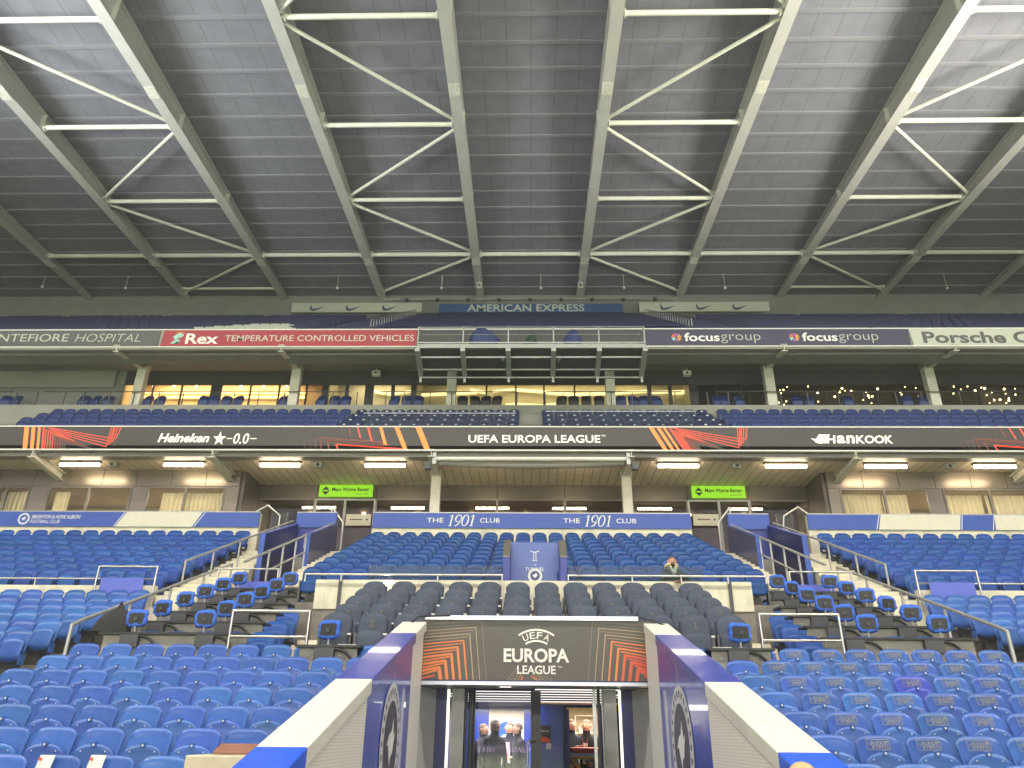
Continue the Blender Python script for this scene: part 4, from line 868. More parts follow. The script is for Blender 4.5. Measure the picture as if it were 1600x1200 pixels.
# ================================================================== SEATS
def shell(mb, W, z0, z1, yb, yt, corner, thick, m, bow=0.03, rim=0.012, nu=10, nv=8, taper=0.06, pw=4.5, botc=0.0, belly=0.0):
    """a moulded seat shell: bowed, rimmed panel with rounded upper corners, standing between heights z0 and z1"""
    def P(i, j):
        s = -1+2*i/nu; t = j/nv
        hw = W/2*(1-taper*(1-t)); z = z0+(z1-z0)*t - corner*abs(s)**pw*t*t + botc*abs(s)**pw*(1-t)**2
        e = max(0, (abs(s)-0.80)/0.20)**1.3; e = max(e, max(0, (t-0.88)/0.12)) if t > .88 else e
        y = yb+(yt-yb)*t + bow*(1-s*s)*(0.5+0.5*t) - rim*min(1, e) + belly*sin(pi*t)
        return Vector((s*hw, y, z))
    N = (nu+1)*(nv+1); v = [P(i, j) for j in range(nv+1) for i in range(nu+1)]
    v += [p+Vector((0, thick, -0.006)) for p in v]
    f = []; q = lambda i, j: j*(nu+1)+i
    for j in range(nv):
        for i in range(nu):
            f.append((q(i,j), q(i+1,j), q(i+1,j+1), q(i,j+1))); f.append((N+q(i,j), N+q(i,j+1), N+q(i+1,j+1), N+q(i+1,j)))
    for i in range(nu): f.append((q(i,nv), q(i+1,nv), N+q(i+1,nv), N+q(i,nv))); f.append((q(i+1,0), q(i,0), N+q(i,0), N+q(i+1,0)))
    for j in range(nv): f.append((q(0,j), q(0,j+1), N+q(0,j+1), N+q(0,j))); f.append((q(nu,j+1), q(nu,j), N+q(nu,j), N+q(nu,j+1)))
    mb.add(v, f, m, True)
def plastic_seat(name, m, printed=False, detail=True):
    # reference point: tread under the top of the backrest
    t = thing(name, 'seat', 'seat')
    k = dict() if detail else dict(nu=6, nv=4)
    mb = MB(); shell(mb, 0.455, 0.39, 0.825, -0.115, 0.0, 0.075, 0.026, m, 0.035, 0.016, **k)
    shell(mb, 0.40, 0.30, 0.40, -0.10, -0.115, 0.0, 0.02, m, 0.03, 0.0, 6, 2); mb.build('backrest', t)
    mb = MB(); shell(mb, 0.425, 0.255, 0.668, -0.205, -0.150, 0.085, 0.032, m, 0.0, 0.011, taper=0.08, pw=2.6, botc=0.07, **k)
    if detail:
        for s in (-1, 1): mb.ball((s*0.125, -0.160, 0.600), 0.008, 'badge', 6, 4)
    mb.build('seat_pan', t)
    if detail:
        mb = MB(); mb.tube((0, -0.170, 0.660), (0, -0.12, 0.664), 0.028, m, 12); mb.tube((0, -0.174, 0.660), (0, -0.1702, 0.660), 0.012, 'badge', 8); mb.build('number_badge', t)
    mb = MB(); mb.box(-0.20, 0.20, -0.11, -0.08, 0.16, 0.24, 'seat_steel'); mb.box(-0.025, 0.025, -0.12, 0.02, 0.0, 0.30, 'seat_steel'); mb.box(-0.22, -0.20, -0.20, -0.05, 0.22, 0.38, m); mb.box(0.20, 0.22, -0.20, -0.05, 0.22, 0.38, m); mb.build('bracket', t)
    if printed:
        a = math.atan2(0.115, 0.435); F = Face((0, -0.046, 0.695), (1,0,0), (0, sin(a), cos(a))); mb = MB()
        dd = lambda x: -0.028*(1-(x/0.22)**2)
        for x0, x1, y0, y1 in ((-.115, .115, .095, .101), (-.115, .115, -.001, .005), (-.115, -.109, .005, .095), (.109, .115, .005, .095)):
            n = 6 if x1-x0 > .1 else 1
            for i in range(n):
                xa = x0+(x1-x0)*i/n; xb = x0+(x1-x0)*(i+1)/n
                mb.poly([F.p(xa, y0, dd(xa)+.005), F.p(xb, y0, dd(xb)+.005), F.p(xb, y1, dd(xb)+.005), F.p(xa, y1, dd(xa)+.005)], 'tan_print')
        vs, fs = glyphs('DUGOUT', 0, 0.035, 1); X1 = max(v[0] for v in vs); Y1 = max(v[1] for v in vs)
        mb.add([F.p(-.062+v[0]/X1*.165, .014+v[1]/Y1*.07, dd(-.062+v[0]/X1*.165)+.006) for v in vs], fs, 'tan_print')
        vs, fs = glyphs('THE', 0, 0.0, 1); X1 = max(v[0] for v in vs); Y1 = max(v[1] for v in vs)
        mb.add([F.p(-.103+v[0]/X1*.036, .035+v[1]/Y1*.03, dd(-.09)+.006) for v in vs], fs, 'tan_print')
        mb.build('printed_mark', t)
    return t
proto_plain = plastic_seat('stadium_seat', 'blue_plastic'); proto_print = plastic_seat('stadium_seat', 'blue_plastic', True); proto_new = plastic_seat('stadium_seat', 'blue_plastic_new', True)
proto_side = plastic_seat('folding_seat', 'side_blue', False, False)
used = set()
def put(proto, loc, label, group, rz=0.0):
    if proto.name in used: o = dup(proto)
    else: o = proto; used.add(proto.name)
    o.location = loc; o.rotation_euler = (0, 0, rz); o['label'] = label; o['group'] = group; return o
rr = random.Random(11)
for s, side in ((-1, 'left'), (1, 'right')):
    for i, (y, z) in enumerate(FB[:7]):
        for c in range(16):
            x = s*(1.96+0.5*c)
            if i < 2 and c > 10: continue
            if c > 10+max(0, 2-i//3): continue
            if abs(x) > y*0.80+0.4: continue
            pr = s > 0 and c >= 3
            pp = proto_print if pr else proto_plain
            if s > 0 and i == 2 and c == 6: pp = proto_new
            lab = '%s seat%s, %s row up, %s seat %s of the tunnel' % ('violet blue' if pp is proto_new else 'blue', ' with printed mark' if pr else '', ORD[7-i], ORD[c+1], side)
            put(pp, (x+rr.uniform(-.006, .006), y, z), lab, 'blue tip-up seats beside the tunnel', rr.uniform(-.012, .012))
proto_sl = plastic_seat('stadium_seat', 'blue_plastic', False, False)
for s, side in ((-1, 'left'), (1, 'right')):
    for i, (y, z) in enumerate(SL):
        for c in range(10):
            x = s*(8.80+0.49*c)
            if abs(x) > y*0.735+0.4: continue
            put(proto_sl, (x, y, z), 'blue seat in the %s lower side block, %s row from back, %s from rail' % (side, ORD[i+1], ORD[c+1]), 'blue seats of the lower side blocks', rr.uniform(-.012, .012))
    for i, (y, z) in enumerate(SU):
        for c in range(16):
            x = s*(8.92+0.53*c)
            if abs(x) > y*0.715+0.5: continue
            put(proto_side, (x, y, z), 'darker blue seat behind the %s white wall, %s row up, %s from stairs' % (side, ORD[i+1], ORD[c+1]), 'blue seats of the %s side club block' % side, rr.uniform(-.012, .012))
def club_seat(name, m, W, top, thick, mark=False):
    t = thing(name, 'seat', 'seat'); h = top
    mb = MB(); shell(mb, W, h-0.46, h, -0.085, 0.0, 0.105, thick, m, 0.0, -0.020, 10, 7, 0.05, 3.6); mb.build('backrest', t)
    mb = MB(); shell(mb, W*0.93, 0.24, h-0.30, -0.20, -0.17, 0.05, 0.085, m, -0.015, -0.015, 8, 5, 0.06, 4.0, 0.04); mb.build('seat_pan', t)
    mb = MB(); mb.box(-W/2-0.025, -W/2+0.01, -0.12, 0.04, 0.0, h-0.32, 'seat_steel'); mb.box(W/2-0.01, W/2+0.025, -0.12, 0.04, 0.0, h-0.32, 'seat_steel'); mb.build('side_frame', t)
    if mark:
        a = math.atan2(0.085, 0.46); F = Face((0, -0.037, h-0.24), (1,0,0), (0, sin(a), cos(a))); mb = MB()
        F.line(mb, [(-.028, .105), (.028, .105)], .010, 'gold_print', .028); F.line(mb, [(0, .105), (0, .035)], .012, 'gold_print', .028); F.line(mb, [(-.02, .035), (.02, .035)], .006, 'gold_print', .028); F.line(mb, [(-.045, .015), (.045, .015)], .010, 'gold_print', .028); mb.build('printed_mark', t)
        mb = MB(); mb.box(W/2-0.03, W/2+0.027, -0.16, -0.122, h-0.36, h-0.335, 'print_white'); mb.build('number_tag', t)
    return t
pc = club_seat('club_seat', 'club_blue', 0.43, 0.82, 0.06)
for i, (y, z) in enumerate(UP_ROWS):
    for c in range(20):
        x = -4.75+0.5*c
        if i < 2 and abs(x) < 0.6: continue
        put(pc, (x, y, z), 'dark blue seat, %s row below the 1901 wall, %s from left stairs' % (ORD[10-i], ORD[c+1]), 'dark blue seats under the 1901 wall', rr.uniform(-.01, .01))
pt = club_seat('padded_seat', 'navy_fabric', 0.475, 0.90, 0.085, True)
for i, (y, z) in enumerate(TN):
    for c in range(12):
        x = -3.135+0.57*c
        put(pt, (x, y, z), 'charcoal padded seat above the tunnel, %s row up, %s from the left' % (ORD[i+1], ORD[c+1]), 'charcoal padded seats above the tunnel', rr.uniform(-.01, .01))
def small_seat(name, m, label=True, tag_m=None):
    t = thing(name, 'seat', 'seat')
    mb = MB(); shell(mb, 0.44, 0.38, 0.82, -0.10, 0.0, 0.09, 0.04, m, 0.03, 0.01, 6, 4)
    if tag_m: mb.box(-0.045, 0.045, -0.035, -0.02, 0.715, 0.755, tag_m)
    mb.build('backrest', t)
    mb = MB(); shell(mb, 0.42, 0.22, 0.60, -0.20, -0.18, 0.08, 0.05, m, 0.0, 0.0, 6, 3); mb.box(-0.2, 0.2, -0.12, -0.06, 0.0, 0.28, 'seat_steel'); mb.build('seat_pan', t)
    return t
mat('balcony_blue', (0.014, 0.030, 0.125), 0.55, noise=0.1, rnd=0.12); mat('balcony_dark', (0.007, 0.016, 0.065), 0.5, noise=0.1, rnd=0.12)
pb = small_seat('gallery_seat', 'balcony_blue'); pd = small_seat('gallery_seat', 'balcony_dark', True, 'badge'); pk = small_seat('gallery_seat', 'black')
def blocks(i):
    y = BR[i][0]; e = 0.35*(3-i)*0.3
    return ((-19.2, -7.3-0.0*e, pb, 'left outer'), (-6.75+0.12*(i-3), -0.66, pd, 'left middle'), (0.66, 6.75-0.12*(i-3), pd, 'right middle'), (7.45, 19.2, pb, 'right outer'))
for i, (y, z) in enumerate(BR):
    for a, b, pr, nm in blocks(i):
        n = int((b-a)/0.5)
        for c in range(n+1):
            x = b-0.5*c if b < 0 else a+0.5*c
            if abs(x) > y*0.72+0.6: continue
            if pr is pd: zz, yy_ = z-0.02, y
            else: zz, yy_ = z, y
            put(pr, (x, yy_, zz), 'balcony seat in the %s block, %s row up, %s from centre' % (nm, ORD[i+1], ORD[c+1]), 'seats of the balcony tier', rr.uniform(-.02, .02))
for k, px in enumerate([11, 28, 133, 152, 171, 233, 252, 320, 336, 355, 374, 445, 504, 524, 541, 618, 636, 654, 723, 742, 760, 777, 878, 896, 916, 936, 970, 989, 1005, 1025, 1120, 1131, 1153, 1244, 1263, 1324, 1416, 1440]):
    p = at(px, 625, 28.75)
    put(pk if k in (18, 19, 20, 21, 22, 23, 24, 25) else pb, (p.x, 28.75, E+12.05), 'terrace seat behind the ledge wall, %s of its row counted from the left' % (ORD[k+1] if k < 30 else 'number ' + str(k+1)), 'seats on the mid level terrace', rr.uniform(-.3, .3))
for o in (pk,):
    pass

# ================================================================== PRESS DESKS
def desk(label, s, y, z, w0, w1, n):
    t = thing('press_desk', label, 'desk', (s*(w0+w1)/2, y, z), 'press desks beside the tunnel seats'); h = (w1-w0)/2
    mb = MB(); mb.box(-h, h, -0.02, 0.40, -0.035, 0.0, 'desk_black'); mb.build('desk_top', t)
    mb = MB(); mb.box(-h+0.06, h-0.06, 0.06, 0.09, -0.36, -0.037, 'desk_grey')
    for k in range(6): mb.ball((-h+0.2+k*(2*h-0.4)/5, 0.058, -0.15-0.05*(k % 2)), 0.014, 'badge', 6, 4)
    mb.build('front_panel', t)
    for k in range(n):
        x = -h+(2*h)*(k+0.30)/n; mb = MB(); mb.box(x, x+0.30, -0.03, 0.055, -0.24, -0.04, 'socket_box'); mb.build('socket_box', t)
        mb = MB(); pts = [(x+0.30+0.30*u, 0.0, -0.06-0.18*(u**2.5)) for u in (0, .2, .4, .6, .8, 1)]; mb.path(pts, 0.022, 'black', 8); mb.build('cable', t)
    mb = MB()
    for q in (-h+0.15, 0, h-0.15): mb.box(q-0.02, q+0.02, 0.1, 0.16, -0.74, -0.04, 'seat_steel')
    mb.build('leg', t)
    return t
def monitor(label, p, rz):
    t = thing('monitor', label, 'monitor', p, 'desk monitors wrapped in blue covers', rz)
    mb = MB(); mb.tube((0,0,0), (0,0,0.16), 0.016, 'galv', 8); mb.bar((-.07, 0, 0.004), (.07, 0, 0.004), 0.10, 0.012, 'galv'); mb.bar((0, -0.015, 0.10), (0, -0.015, 0.24), 0.035, 0.03, 'galv', (1,0,0)); mb.build('stand', t)
    mb = MB(); mb.box(-0.13, 0.13, -0.045, 0.0, 0.14, 0.32, 'black'); mb.box(-0.03, 0.03, -0.07, -0.046, 0.20, 0.25, 'socket_box'); mb.build('screen_back', t)
    mb = MB(); n = 28; v = []; f = []; q = random.Random(int(p[0]*1000))
    for a, b, dy in ((0.118, 0.080, -0.035), (0.165, 0.130, -0.055), (0.180, 0.148, 0.0), (0.165, 0.135, 0.035), (0.02, 0.02, 0.04)):
        for i in range(n):
            th = 2*pi*i/n; c, sn = cos(th), sin(th); k = (abs(c)**4+abs(sn)**4)**-0.25; jit = q.uniform(-.014, .014)
            v.append((a*c*k+jit, dy+q.uniform(-.01, .01), 0.235+b*sn*k+jit))
    for j in range(4):
        for i in range(n): f.append((j*n+i, j*n+(i+1) % n, (j+1)*n+(i+1) % n, (j+1)*n+i))
    mb.add(v, f, 'cover_blue', True); mb.build('cover', t); return t
ds = plastic_seat('desk_seat', 'side_blue', False, False)
for s, side in ((-1, 'left'), (1, 'right')):
    for i, (y, z) in enumerate(PR):
        o0, o1 = (4.70+0.065*i, 7.22)
        desk('black topped press desk with grey front, %s row up, %s of the tunnel' % (ORD[i+1], side), s, y, z, o0, o1, 2)
        for k, r in enumerate((0.425-0.0206*i*1.0, 0.516-0.0252*i)):
            xr = (5.53, 6.70)[k]; monitor('monitor in a blue cover on the %s press desks, %s row up, %s one' % (side, ORD[i+1], ('inner', 'outer')[k]), (s*xr, y+0.14, z+0.002), rr.uniform(-.35, .35))
        for c in range(5):
            put(ds, (s*(o0+0.02+0.5*c), y+0.72, z-0.72), 'blue seat behind %s press desk, %s row up, %s from stairs' % (side, ORD[i+1], ORD[c+1]), 'blue seats behind the press desks', rr.uniform(-.02, .02))
    # single desk beside the tunnel
    y, z = 12.02, E+1.23; desk('single black press desk with one wrapped monitor beside the tunnel, %s side' % side, s, y, z, 2.62, 3.62, 1)
    monitor('single wrapped monitor on the small desk %s of the tunnel roof' % side, (s*3.15, y+0.12, z+0.002), 0.2*s)
    mb = MB(); mb.box(-0.14, 0.14, -0.1, 0.1, 0, 0.012, 'paper'); tag(mb.build('paper_sheet', None, (s*2.85, y+0.15, z+0.004)), 'white sheet of paper on the small %s press desk' % side, 'paper')
mb = MB(); rr2 = random.Random(4); n, k = 12, 6; v = []; f = []
for j in range(k+1):
    u = j/k
    for i in range(n):
        a = 2*pi*i/n; r = (1-u**3)*0.25*(1+0.15*sin(2*a+1)); v.append((r*cos(a)*1.2+0.10*u, r*sin(a)*0.5, 0.42*u+rr2.uniform(-.02, .02)))
for j in range(k):
    for i in range(n): f.append((j*n+i, j*n+(i+1) % n, (j+1)*n+(i+1) % n, (j+1)*n+i))
mb.add(v, f, 'bag_black', True); mb.path([(0.05, 0, 0.38), (0.09, 0, 0.50), (0.15, 0, 0.38)], 0.015, 'bag_black', 6)
tag(mb.build('bag', None, (-7.12, 13.15, E+1.515)), 'slouched black bag at the outer end of the lowest left press desk', 'bag')

# ================================================================== RAILS
def rail(label, pts, posts, r=0.026, m='stainless', low=None, name='handrail', panel=None):
    t = thing(name, label, 'railing', pts[0]); o = Vector(pts[0])
    mb = MB(); mb.path([Vector(p)-o for p in pts], r, m, 10); mb.build('top_rail', t)
    if low: mb = MB(); mb.path([Vector(p)-o for p in low], r*0.8, m, 10); mb.build('lower_rail', t)
    for p, q in posts: mb = MB(); mb.tube(Vector(p)-o, Vector(q)-o, r*0.9, m, 10); mb.build('post', t)
    if panel: mb = MB(); x0, x1, y, z0, z1 = panel; mb.box(x0-o.x, x1-o.x, y-o.y, y-o.y+0.02, z0-o.z, z1-o.z, 'violet_panel'); mb.build('panel', t)
    return t
def lerp(a, b, u): return tuple(a[i]+(b[i]-a[i])*u for i in range(3))
for s, side in ((-1, 'left'), (1, 'right')):
    a = (s*7.72, 13.25, E+1.72); b = (s*7.62, 19.2, E+3.90)
    rail('long steel handrail rising beside the %s press desks' % side, [(s*7.74, 13.05, E+0.8), (s*7.74, 13.05, E+1.62), a, b], [(lerp(a, b, u), (lerp(a, b, u)[0], lerp(a, b, u)[1], lerp(a, b, u)[2]-0.9)) for u in (.25, .5, .75, 1.0)], 0.032, 'galv')
    a = (s*8.55, 18.6, E+3.85); b = (s*7.55, 23.4, E+6.12); f = lambda u: lerp(a, b, u)
    rail('steel handrail up the outer stairs to the lounge, %s side' % side, [a, b], [(f(u), (f(u)[0], f(u)[1], f(u)[2]-0.95)) for u in (0, .22, .45, .7)], 0.03, 'galv')
    a = (s*6.34, 16.6, E+3.42); b = (s*6.23, 23.3, E+6.02); f = lambda u: lerp(a, b, u)
    rail('double steel handrail on the inner stairs below the lounge door, %s side' % side, [a, b], [(f(u), (f(u)[0], f(u)[1], f(u)[2]-0.98)) for u in (.22, .36, .50, .62)], 0.03, 'galv', [(f(.22)[0], f(.22)[1], f(.22)[2]-.48), (f(.62)[0], f(.62)[1], f(.62)[2]-.48)])
    zt_ = E+0.1432*12.75; x0, x1 = s*3.66, s*4.93
    rail('square steel barrier at the foot of the stairs, %s of the tunnel' % side, [(x0, 12.75, zt_-0.95), (x0, 12.75, zt_), (x1, 12.75, zt_), (x1, 12.75, zt_-0.95)], [], 0.026, 'stainless', [(x0, 12.75, zt_-0.40), (x1, 12.75, zt_-0.40)])
    zt_ = E+0.1985*17.55
    rail('square steel barrier with a blue board in front of the %s side club block' % side, [(s*10.05, 17.5, zt_-0.7), (s*10.05, 17.5, zt_), (s*8.68, 17.5, zt_), (s*8.68, 17.5, zt_-1.0)], [], 0.024, 'stainless', None, 'barrier', (min(s*9.92, s*8.92), max(s*9.92, s*8.92), 17.46, E+2.72, E+3.22))
    rail('low steel rail along the %s white topped wall' % side, [(s*23, 17.70, E+3.24), (s*8.8, 17.70, E+3.24)], [((s*q, 17.70, E+3.24), (s*q, 17.70, E+3.08)) for q in (9.4, 11.6, 13.8, 16)], 0.02, 'stainless')
    zt_ = E+0.1985*17.75
    rail('square steel barrier with a blue board above the %s press desks' % side, [(s*7.40, 17.9, zt_-0.8), (s*7.40, 17.9, zt_), (s*5.98, 17.9, zt_), (s*5.98, 17.9, zt_-0.9)], [], 0.022, 'stainless', None, 'barrier', (min(s*6.15, s*7.0), max(s*6.15, s*7.0), 18.0, E+2.75, E+3.25))
    t = thing('gate', 'dark grey metal gate with a black padded bag beside the %s stair entrance' % side, 'gate', (s*8.28, 24.35, E+5.0))
    mb = MB(); mb.box(-0.28, 0.20, -0.02, 0.03, 0.05, 1.62, 'dark_fascia'); mb.box(-0.30, -0.281, -0.04, 0.04, 0, 1.66, 'mid_frame'); mb.box(0.201, 0.22, -0.04, 0.04, 0, 1.66, 'mid_frame'); mb.build('leaf', t)
    mb = MB(); mb.box(-0.03, 0.02, -0.05, -0.021, 0.95, 1.15, 'aluminium'); mb.build('handle', t)
    mb = MB(); mb.ball((-s*0.52, 0.05, 0.95), 0.30, 'bag_black', 12, 8, 1.6); mb.build('padding', t)
    # concourse handrails beside the doors
    p = at(418 if s < 0 else 1247, 795, 24.2); mb0 = p.x
    rail('bent steel handrail at the lounge steps, outer %s side' % side, [(mb0-0.55, 24.2, E+6.25), (mb0-0.5, 24.2, E+6.55), (mb0+0.0, 24.2, E+6.85), (mb0+0.45, 24.2, E+6.5)], [((mb0-0.55, 24.2, E+6.25), (mb0-0.55, 24.2, E+5.05)), ((mb0+0.45, 24.2, E+6.5), (mb0+0.45, 24.2, E+5.05))], 0.03, 'stainless')
    p = at(519 if s < 0 else 1140, 793, 24.6)
    rail('sloping steel handrail outside the %s lounge door' % side, [(p.x-0.0, 24.6, p.z), (p.x-s*0.42, 24.6, p.z-0.52), (p.x-s*0.42, 24.6, E+5.3)], [((p.x, 24.6, p.z), (p.x, 24.6, E+5.02))], 0.03, 'stainless')
# glass rail in front of the 1901 seats
t = thing('glass_balustrade', 'glass balustrade with steel handrail on the wall before the 1901 seats', 'railing', (0, 15.93, E+2.92))
for a, b in ((-3.42, -2.2), (-2.19, -0.63), (0.75, 2.2), (2.21, 3.55)):
    mb = MB(); mb.box(a, b, -0.006, 0.006, 0.0, 0.30, 'rail_glass'); mb.build('pane', t)
for a, b in ((-4.70, -0.60), (0.72, 4.78)):
    mb = MB(); mb.tube((a, -0.16, 0.085), (b, -0.16, 0.085), 0.022, 'stainless'); mb.build('handrail', t)
for x in (-4.70, -3.95, -1.95, -0.62, 0.74, 2.05, 3.05, 4.0, 4.78):
    mb = MB(); mb.tube((x, -0.16, 0.085), (x, -0.16, -0.06), 0.018, 'stainless', 8); mb.build('post', t)
for x in (-3.98, 4.05):
    mb = MB(); mb.box(x-0.035, x+0.035, -0.07, -0.04, -0.62, 0.02, 'dark_frame'); mb.build('hinge_post', t)
mb = MB(); mb.ball((0,0,0), 0.05, 'flare_lamp', 10, 6); p = at(601, 908, 15.7); tag(mb.build('wall_lamp', None, (p.x, 15.75, p.z-0.05)), 'small glaring lamp on the pale wall behind the padded seats, left side', 'lamp')
# tunnel club hatch
t = thing('hatch', 'blue hatch with slanted side walls, thin white emblem and club badge, in the 1901 seats', 'hatch', (0.06, 16.0, E+2.92))
mb = MB(); mb.box(-0.52, 0.52, 0.55, 0.60, -0.3, 0.95, 'board_blue'); mb.build('back_panel', t)
for s in (-1, 1):
    mb = MB(); mb.prism([(-0.02, -0.5), (0.62, -0.5), (0.62, 0.99), (-0.02, 0.50)], 0, s*0.60-0.07, s*0.60+0.07, 'indigo_paint'); mb.prism([(-0.03, 0.503), (0.62, 0.993), (0.62, 1.02), (-0.03, 0.53)], 0, s*0.60-0.075, s*0.60+0.075, 'mid_frame'); mb.build('side_wall', t)
mb = MB(); mb.box(-0.5, 0.5, 0.0, 0.5, -0.05, -0.01, 'room_brown'); mb.build('floor', t)
F = front(0, 0.548, 0); mb = MB(); F.line(mb, [(-.10, .76), (0, .73), (.10, .76)], .014, 'print_white'); F.line(mb, [(-.025, .73), (-.025, .55)], .012, 'print_white'); F.line(mb, [(.025, .73), (.025, .55)], .012, 'print_white'); F.line(mb, [(-.05, .55), (.05, .55)], .012, 'print_white')
F.text(mb, 'THE', -.035, .44, .07, .03, 'print_white'); F.text(mb, 'TUNNEL', -.21, .33, .42, .07, 'print_white'); F.text(mb, 'CLUB', -.14, .24, .28, .06, 'print_white'); mb.build('lettering', t)
mb = MB(); F = front(0, -0.05, 0); crest(mb, F, 0, 0.11, 0.145, 'print_white', 'navy_paint', 'print_white'); F.disc(mb, 0, 0.11, 0.147, 'print_white', 0.002); mb.build('badge', t)

# ================================================================== TUNNEL
IN, OUT = 1.42, 1.72
prof = lambda y: E-0.07+(y-5.05)*0.272 if y < 10.25 else E+1.345
for s, side in ((-1, 'left'), (1, 'right')):
    t = thing('tunnel_wall', 'sloping white and blue side wall of the players tunnel, %s side' % side, 'wall', (0, 0, 0))
    for y0, y1, mc, mi_ in ((3.6, 5.05, 'bright_blue', 'blue_paint'), (5.05, 6.9, 'white_paint', 'perforated'), (6.9, 9.35, 'blue_paint', 'blue_paint'), (9.35, 10.25, 'white_paint', 'white_post')):
        a, b = sorted((s*IN, s*OUT)); mb = MB(); e = 0.002
        mb.prism([(y0+e, 0), (y1-e, 0), (y1-e, prof(y1)-0.12), (y0+e, prof(y0)-0.12)], 0, a+(0.012 if s > 0 else 0), b-(0 if s > 0 else 0.012), mi_); mb.build('side_panel', t)
        mb = MB(); mb.prism([(y0+e, prof(y0)-0.118), (y1-e, prof(y1)-0.118), (y1-e, prof(y1)), (y0+e, prof(y0))], 0, a, b+0.02, mc); mb.build('coping', t, bevel=0.008)
    if True:
        F = Face((s*(IN+0.010), 0, 0), (0, 1, 0) if s < 0 else (0, -1, 0), (0, 0, 1))
        mb = MB(); sg = 1 if s < 0 else -1; crest(mb, F, sg*8.18, E-0.08, 0.56, 'crest_ring', 'crest_dark', 'print_white', 0.004); mb.build('badge', t)
        mb = MB(); F.line(mb, [(sg*8.18, E+0.48), (sg*8.18, prof(8.18)-0.12)], 0.012, 'crest_ring', 0.003); mb.build('seam', t)
SY = 10.3
t = thing('tunnel_canopy', 'grey canopy board over the tunnel mouth with orange lines and UEFA Europa League lettering', 'sign', (0.0, SY, E+0.64))
HS = 0.735; mb = MB(); mb.box(-1.47, 1.53, 0, 0.35, 0, HS, 'canopy_grey'); mb.build('board', t)
mb = MB(); mb.box(-1.43, 1.36, -0.03, 0.06, HS+0.004, HS+0.055, 'aluminium'); mb.build('top_rail', t)
mb = MB(); mb.box(-1.47, 1.53, -0.01, 0.30, -0.055, -0.004, 'aluminium'); mb.box(-1.47, 1.53, -0.014, -0.0105, -0.012, 0.004, 'navy_paint'); mb.build('lower_rail', t)
F = front(0, -0.002, 0); mb = MB(); kx = lambda u: -1.47+3.0*u/1335.0; ky = lambda v: HS*(1-v/330.0)   # board art measured on the board itself, 1335 x 330 units
F.text(mb, 'EUROPA', kx(480), ky(232), kx(855)-kx(480), ky(155)-ky(232), 'canopy_text', bold=0.03)
F.text(mb, 'LEAGUE', kx(558), ky(295), kx(778)-kx(558), ky(248)-ky(295), 'canopy_text', bold=0.022)
F.text(mb, 'TM', kx(790), ky(262), kx(812)-kx(790), ky(250)-ky(262), 'canopy_text')
cx, cy = kx(668), ky(232)
for r0, r1, a0, a1 in ((0.400, 0.424, 56, 124), (0.262, 0.286, 59, 121)): F.ring(mb, cx, cy-0.01, r0, r1, 'canopy_text', 0.004, radians(a0), radians(a1), 20)
for ch, an in (('U', 114), ('E', 98.5), ('F', 83), ('A', 66.5)):
    q = radians(an); F.text(mb, ch, cx+0.344*cos(q)-0.036, cy-0.01+0.344*sin(q)-0.042, 0.072, 0.084, 'canopy_text', bold=0.011, rot=q-pi/2)
mb.build('lettering', t)
mb = MB(); C = (-1.465, 1.525, 0.004, HS-0.004)
for k in range(8):
    # left nest: rising bars to a corner, then a leg down to the lower edge
    cxk = 115+k*34; cyk = 262-k*37; m = ('rib_red', 'rib_orange', 'rib_orange', 'rib_orange', 'rib_orange', 'rib_tan', 'rib_tan', 'rib_pale')[k]; wd = (0.045, 0.040, 0.034, 0.028, 0.020, 0.014, 0.010, 0.007)[k]
    F.line(mb, [(kx(-8), ky(cyk+24)), (kx(cxk), ky(cyk))], wd*0.75, m if k else 'rib_orange', 0.003, C)
    F.line(mb, [(kx(cxk-4), ky(cyk-2)), (kx(cxk+10+k*3), ky(332))], wd, m if k else 'rib_orange', 0.004, C)
    F.line(mb, [(kx(-8), ky(cyk+44)), (kx(cxk-14), ky(cyk+16))], wd*0.5, m if k else 'rib_orange', 0.003, C)
    dxk = 1243-k*36; m = ('rib_red', 'rib_red', 'rib_red', 'rib_orange', 'rib_orange', 'rib_tan', 'rib_tan', 'rib_pale')[k]
    F.line(mb, [(kx(1340), ky(cyk+34-k*1.5)), (kx(dxk), ky(cyk))], wd*0.8, m, 0.003, C)
    F.line(mb, [(kx(dxk+4), ky(cyk-2)), (kx(dxk-12-k*3), ky(332))], wd, m, 0.004, C)
    F.line(mb, [(kx(1340), ky(cyk+56-k*1.5)), (kx(dxk+16), ky(cyk+18))], wd*0.5, m, 0.003, C)
for k in range(5):
    F.line(mb, [(kx(500+k*20), ky(332)), (kx(565+k*6), ky(250+k*14))], 0.007 if k < 4 else .014, ('rib_pale', 'rib_pale', 'rib_tan', 'rib_tan', 'rib_orange')[k], 0.003, C)
    F.line(mb, [(kx(720-k*20+40), ky(332)), (kx(655-k*4), ky(250+k*14))], 0.007 if k < 4 else .014, ('rib_pale', 'rib_pale', 'rib_tan', 'rib_tan', 'rib_orange')[k], 0.003, C)
F.line(mb, [(kx(-5), ky(328)), (kx(90), ky(305))], 0.02, 'rib_red', 0.0045, C); F.line(mb, [(kx(1280), ky(300)), (kx(1340), ky(330))], 0.03, 'rib_red', 0.0045, C)
split_build(mb, 'graphic', t, 0.08)
mb = MB(); mb.path([(-1.62, 10.2, E+1.30), (-1.50, 10.15, E+1.40), (-1.40, 10.25, E+1.42), (-1.1, 10.25, E+1.43)], 0.012, 'black', 6); tag(mb.build('cable'), 'black cable looping over the left upper corner of the tunnel canopy', 'cable')
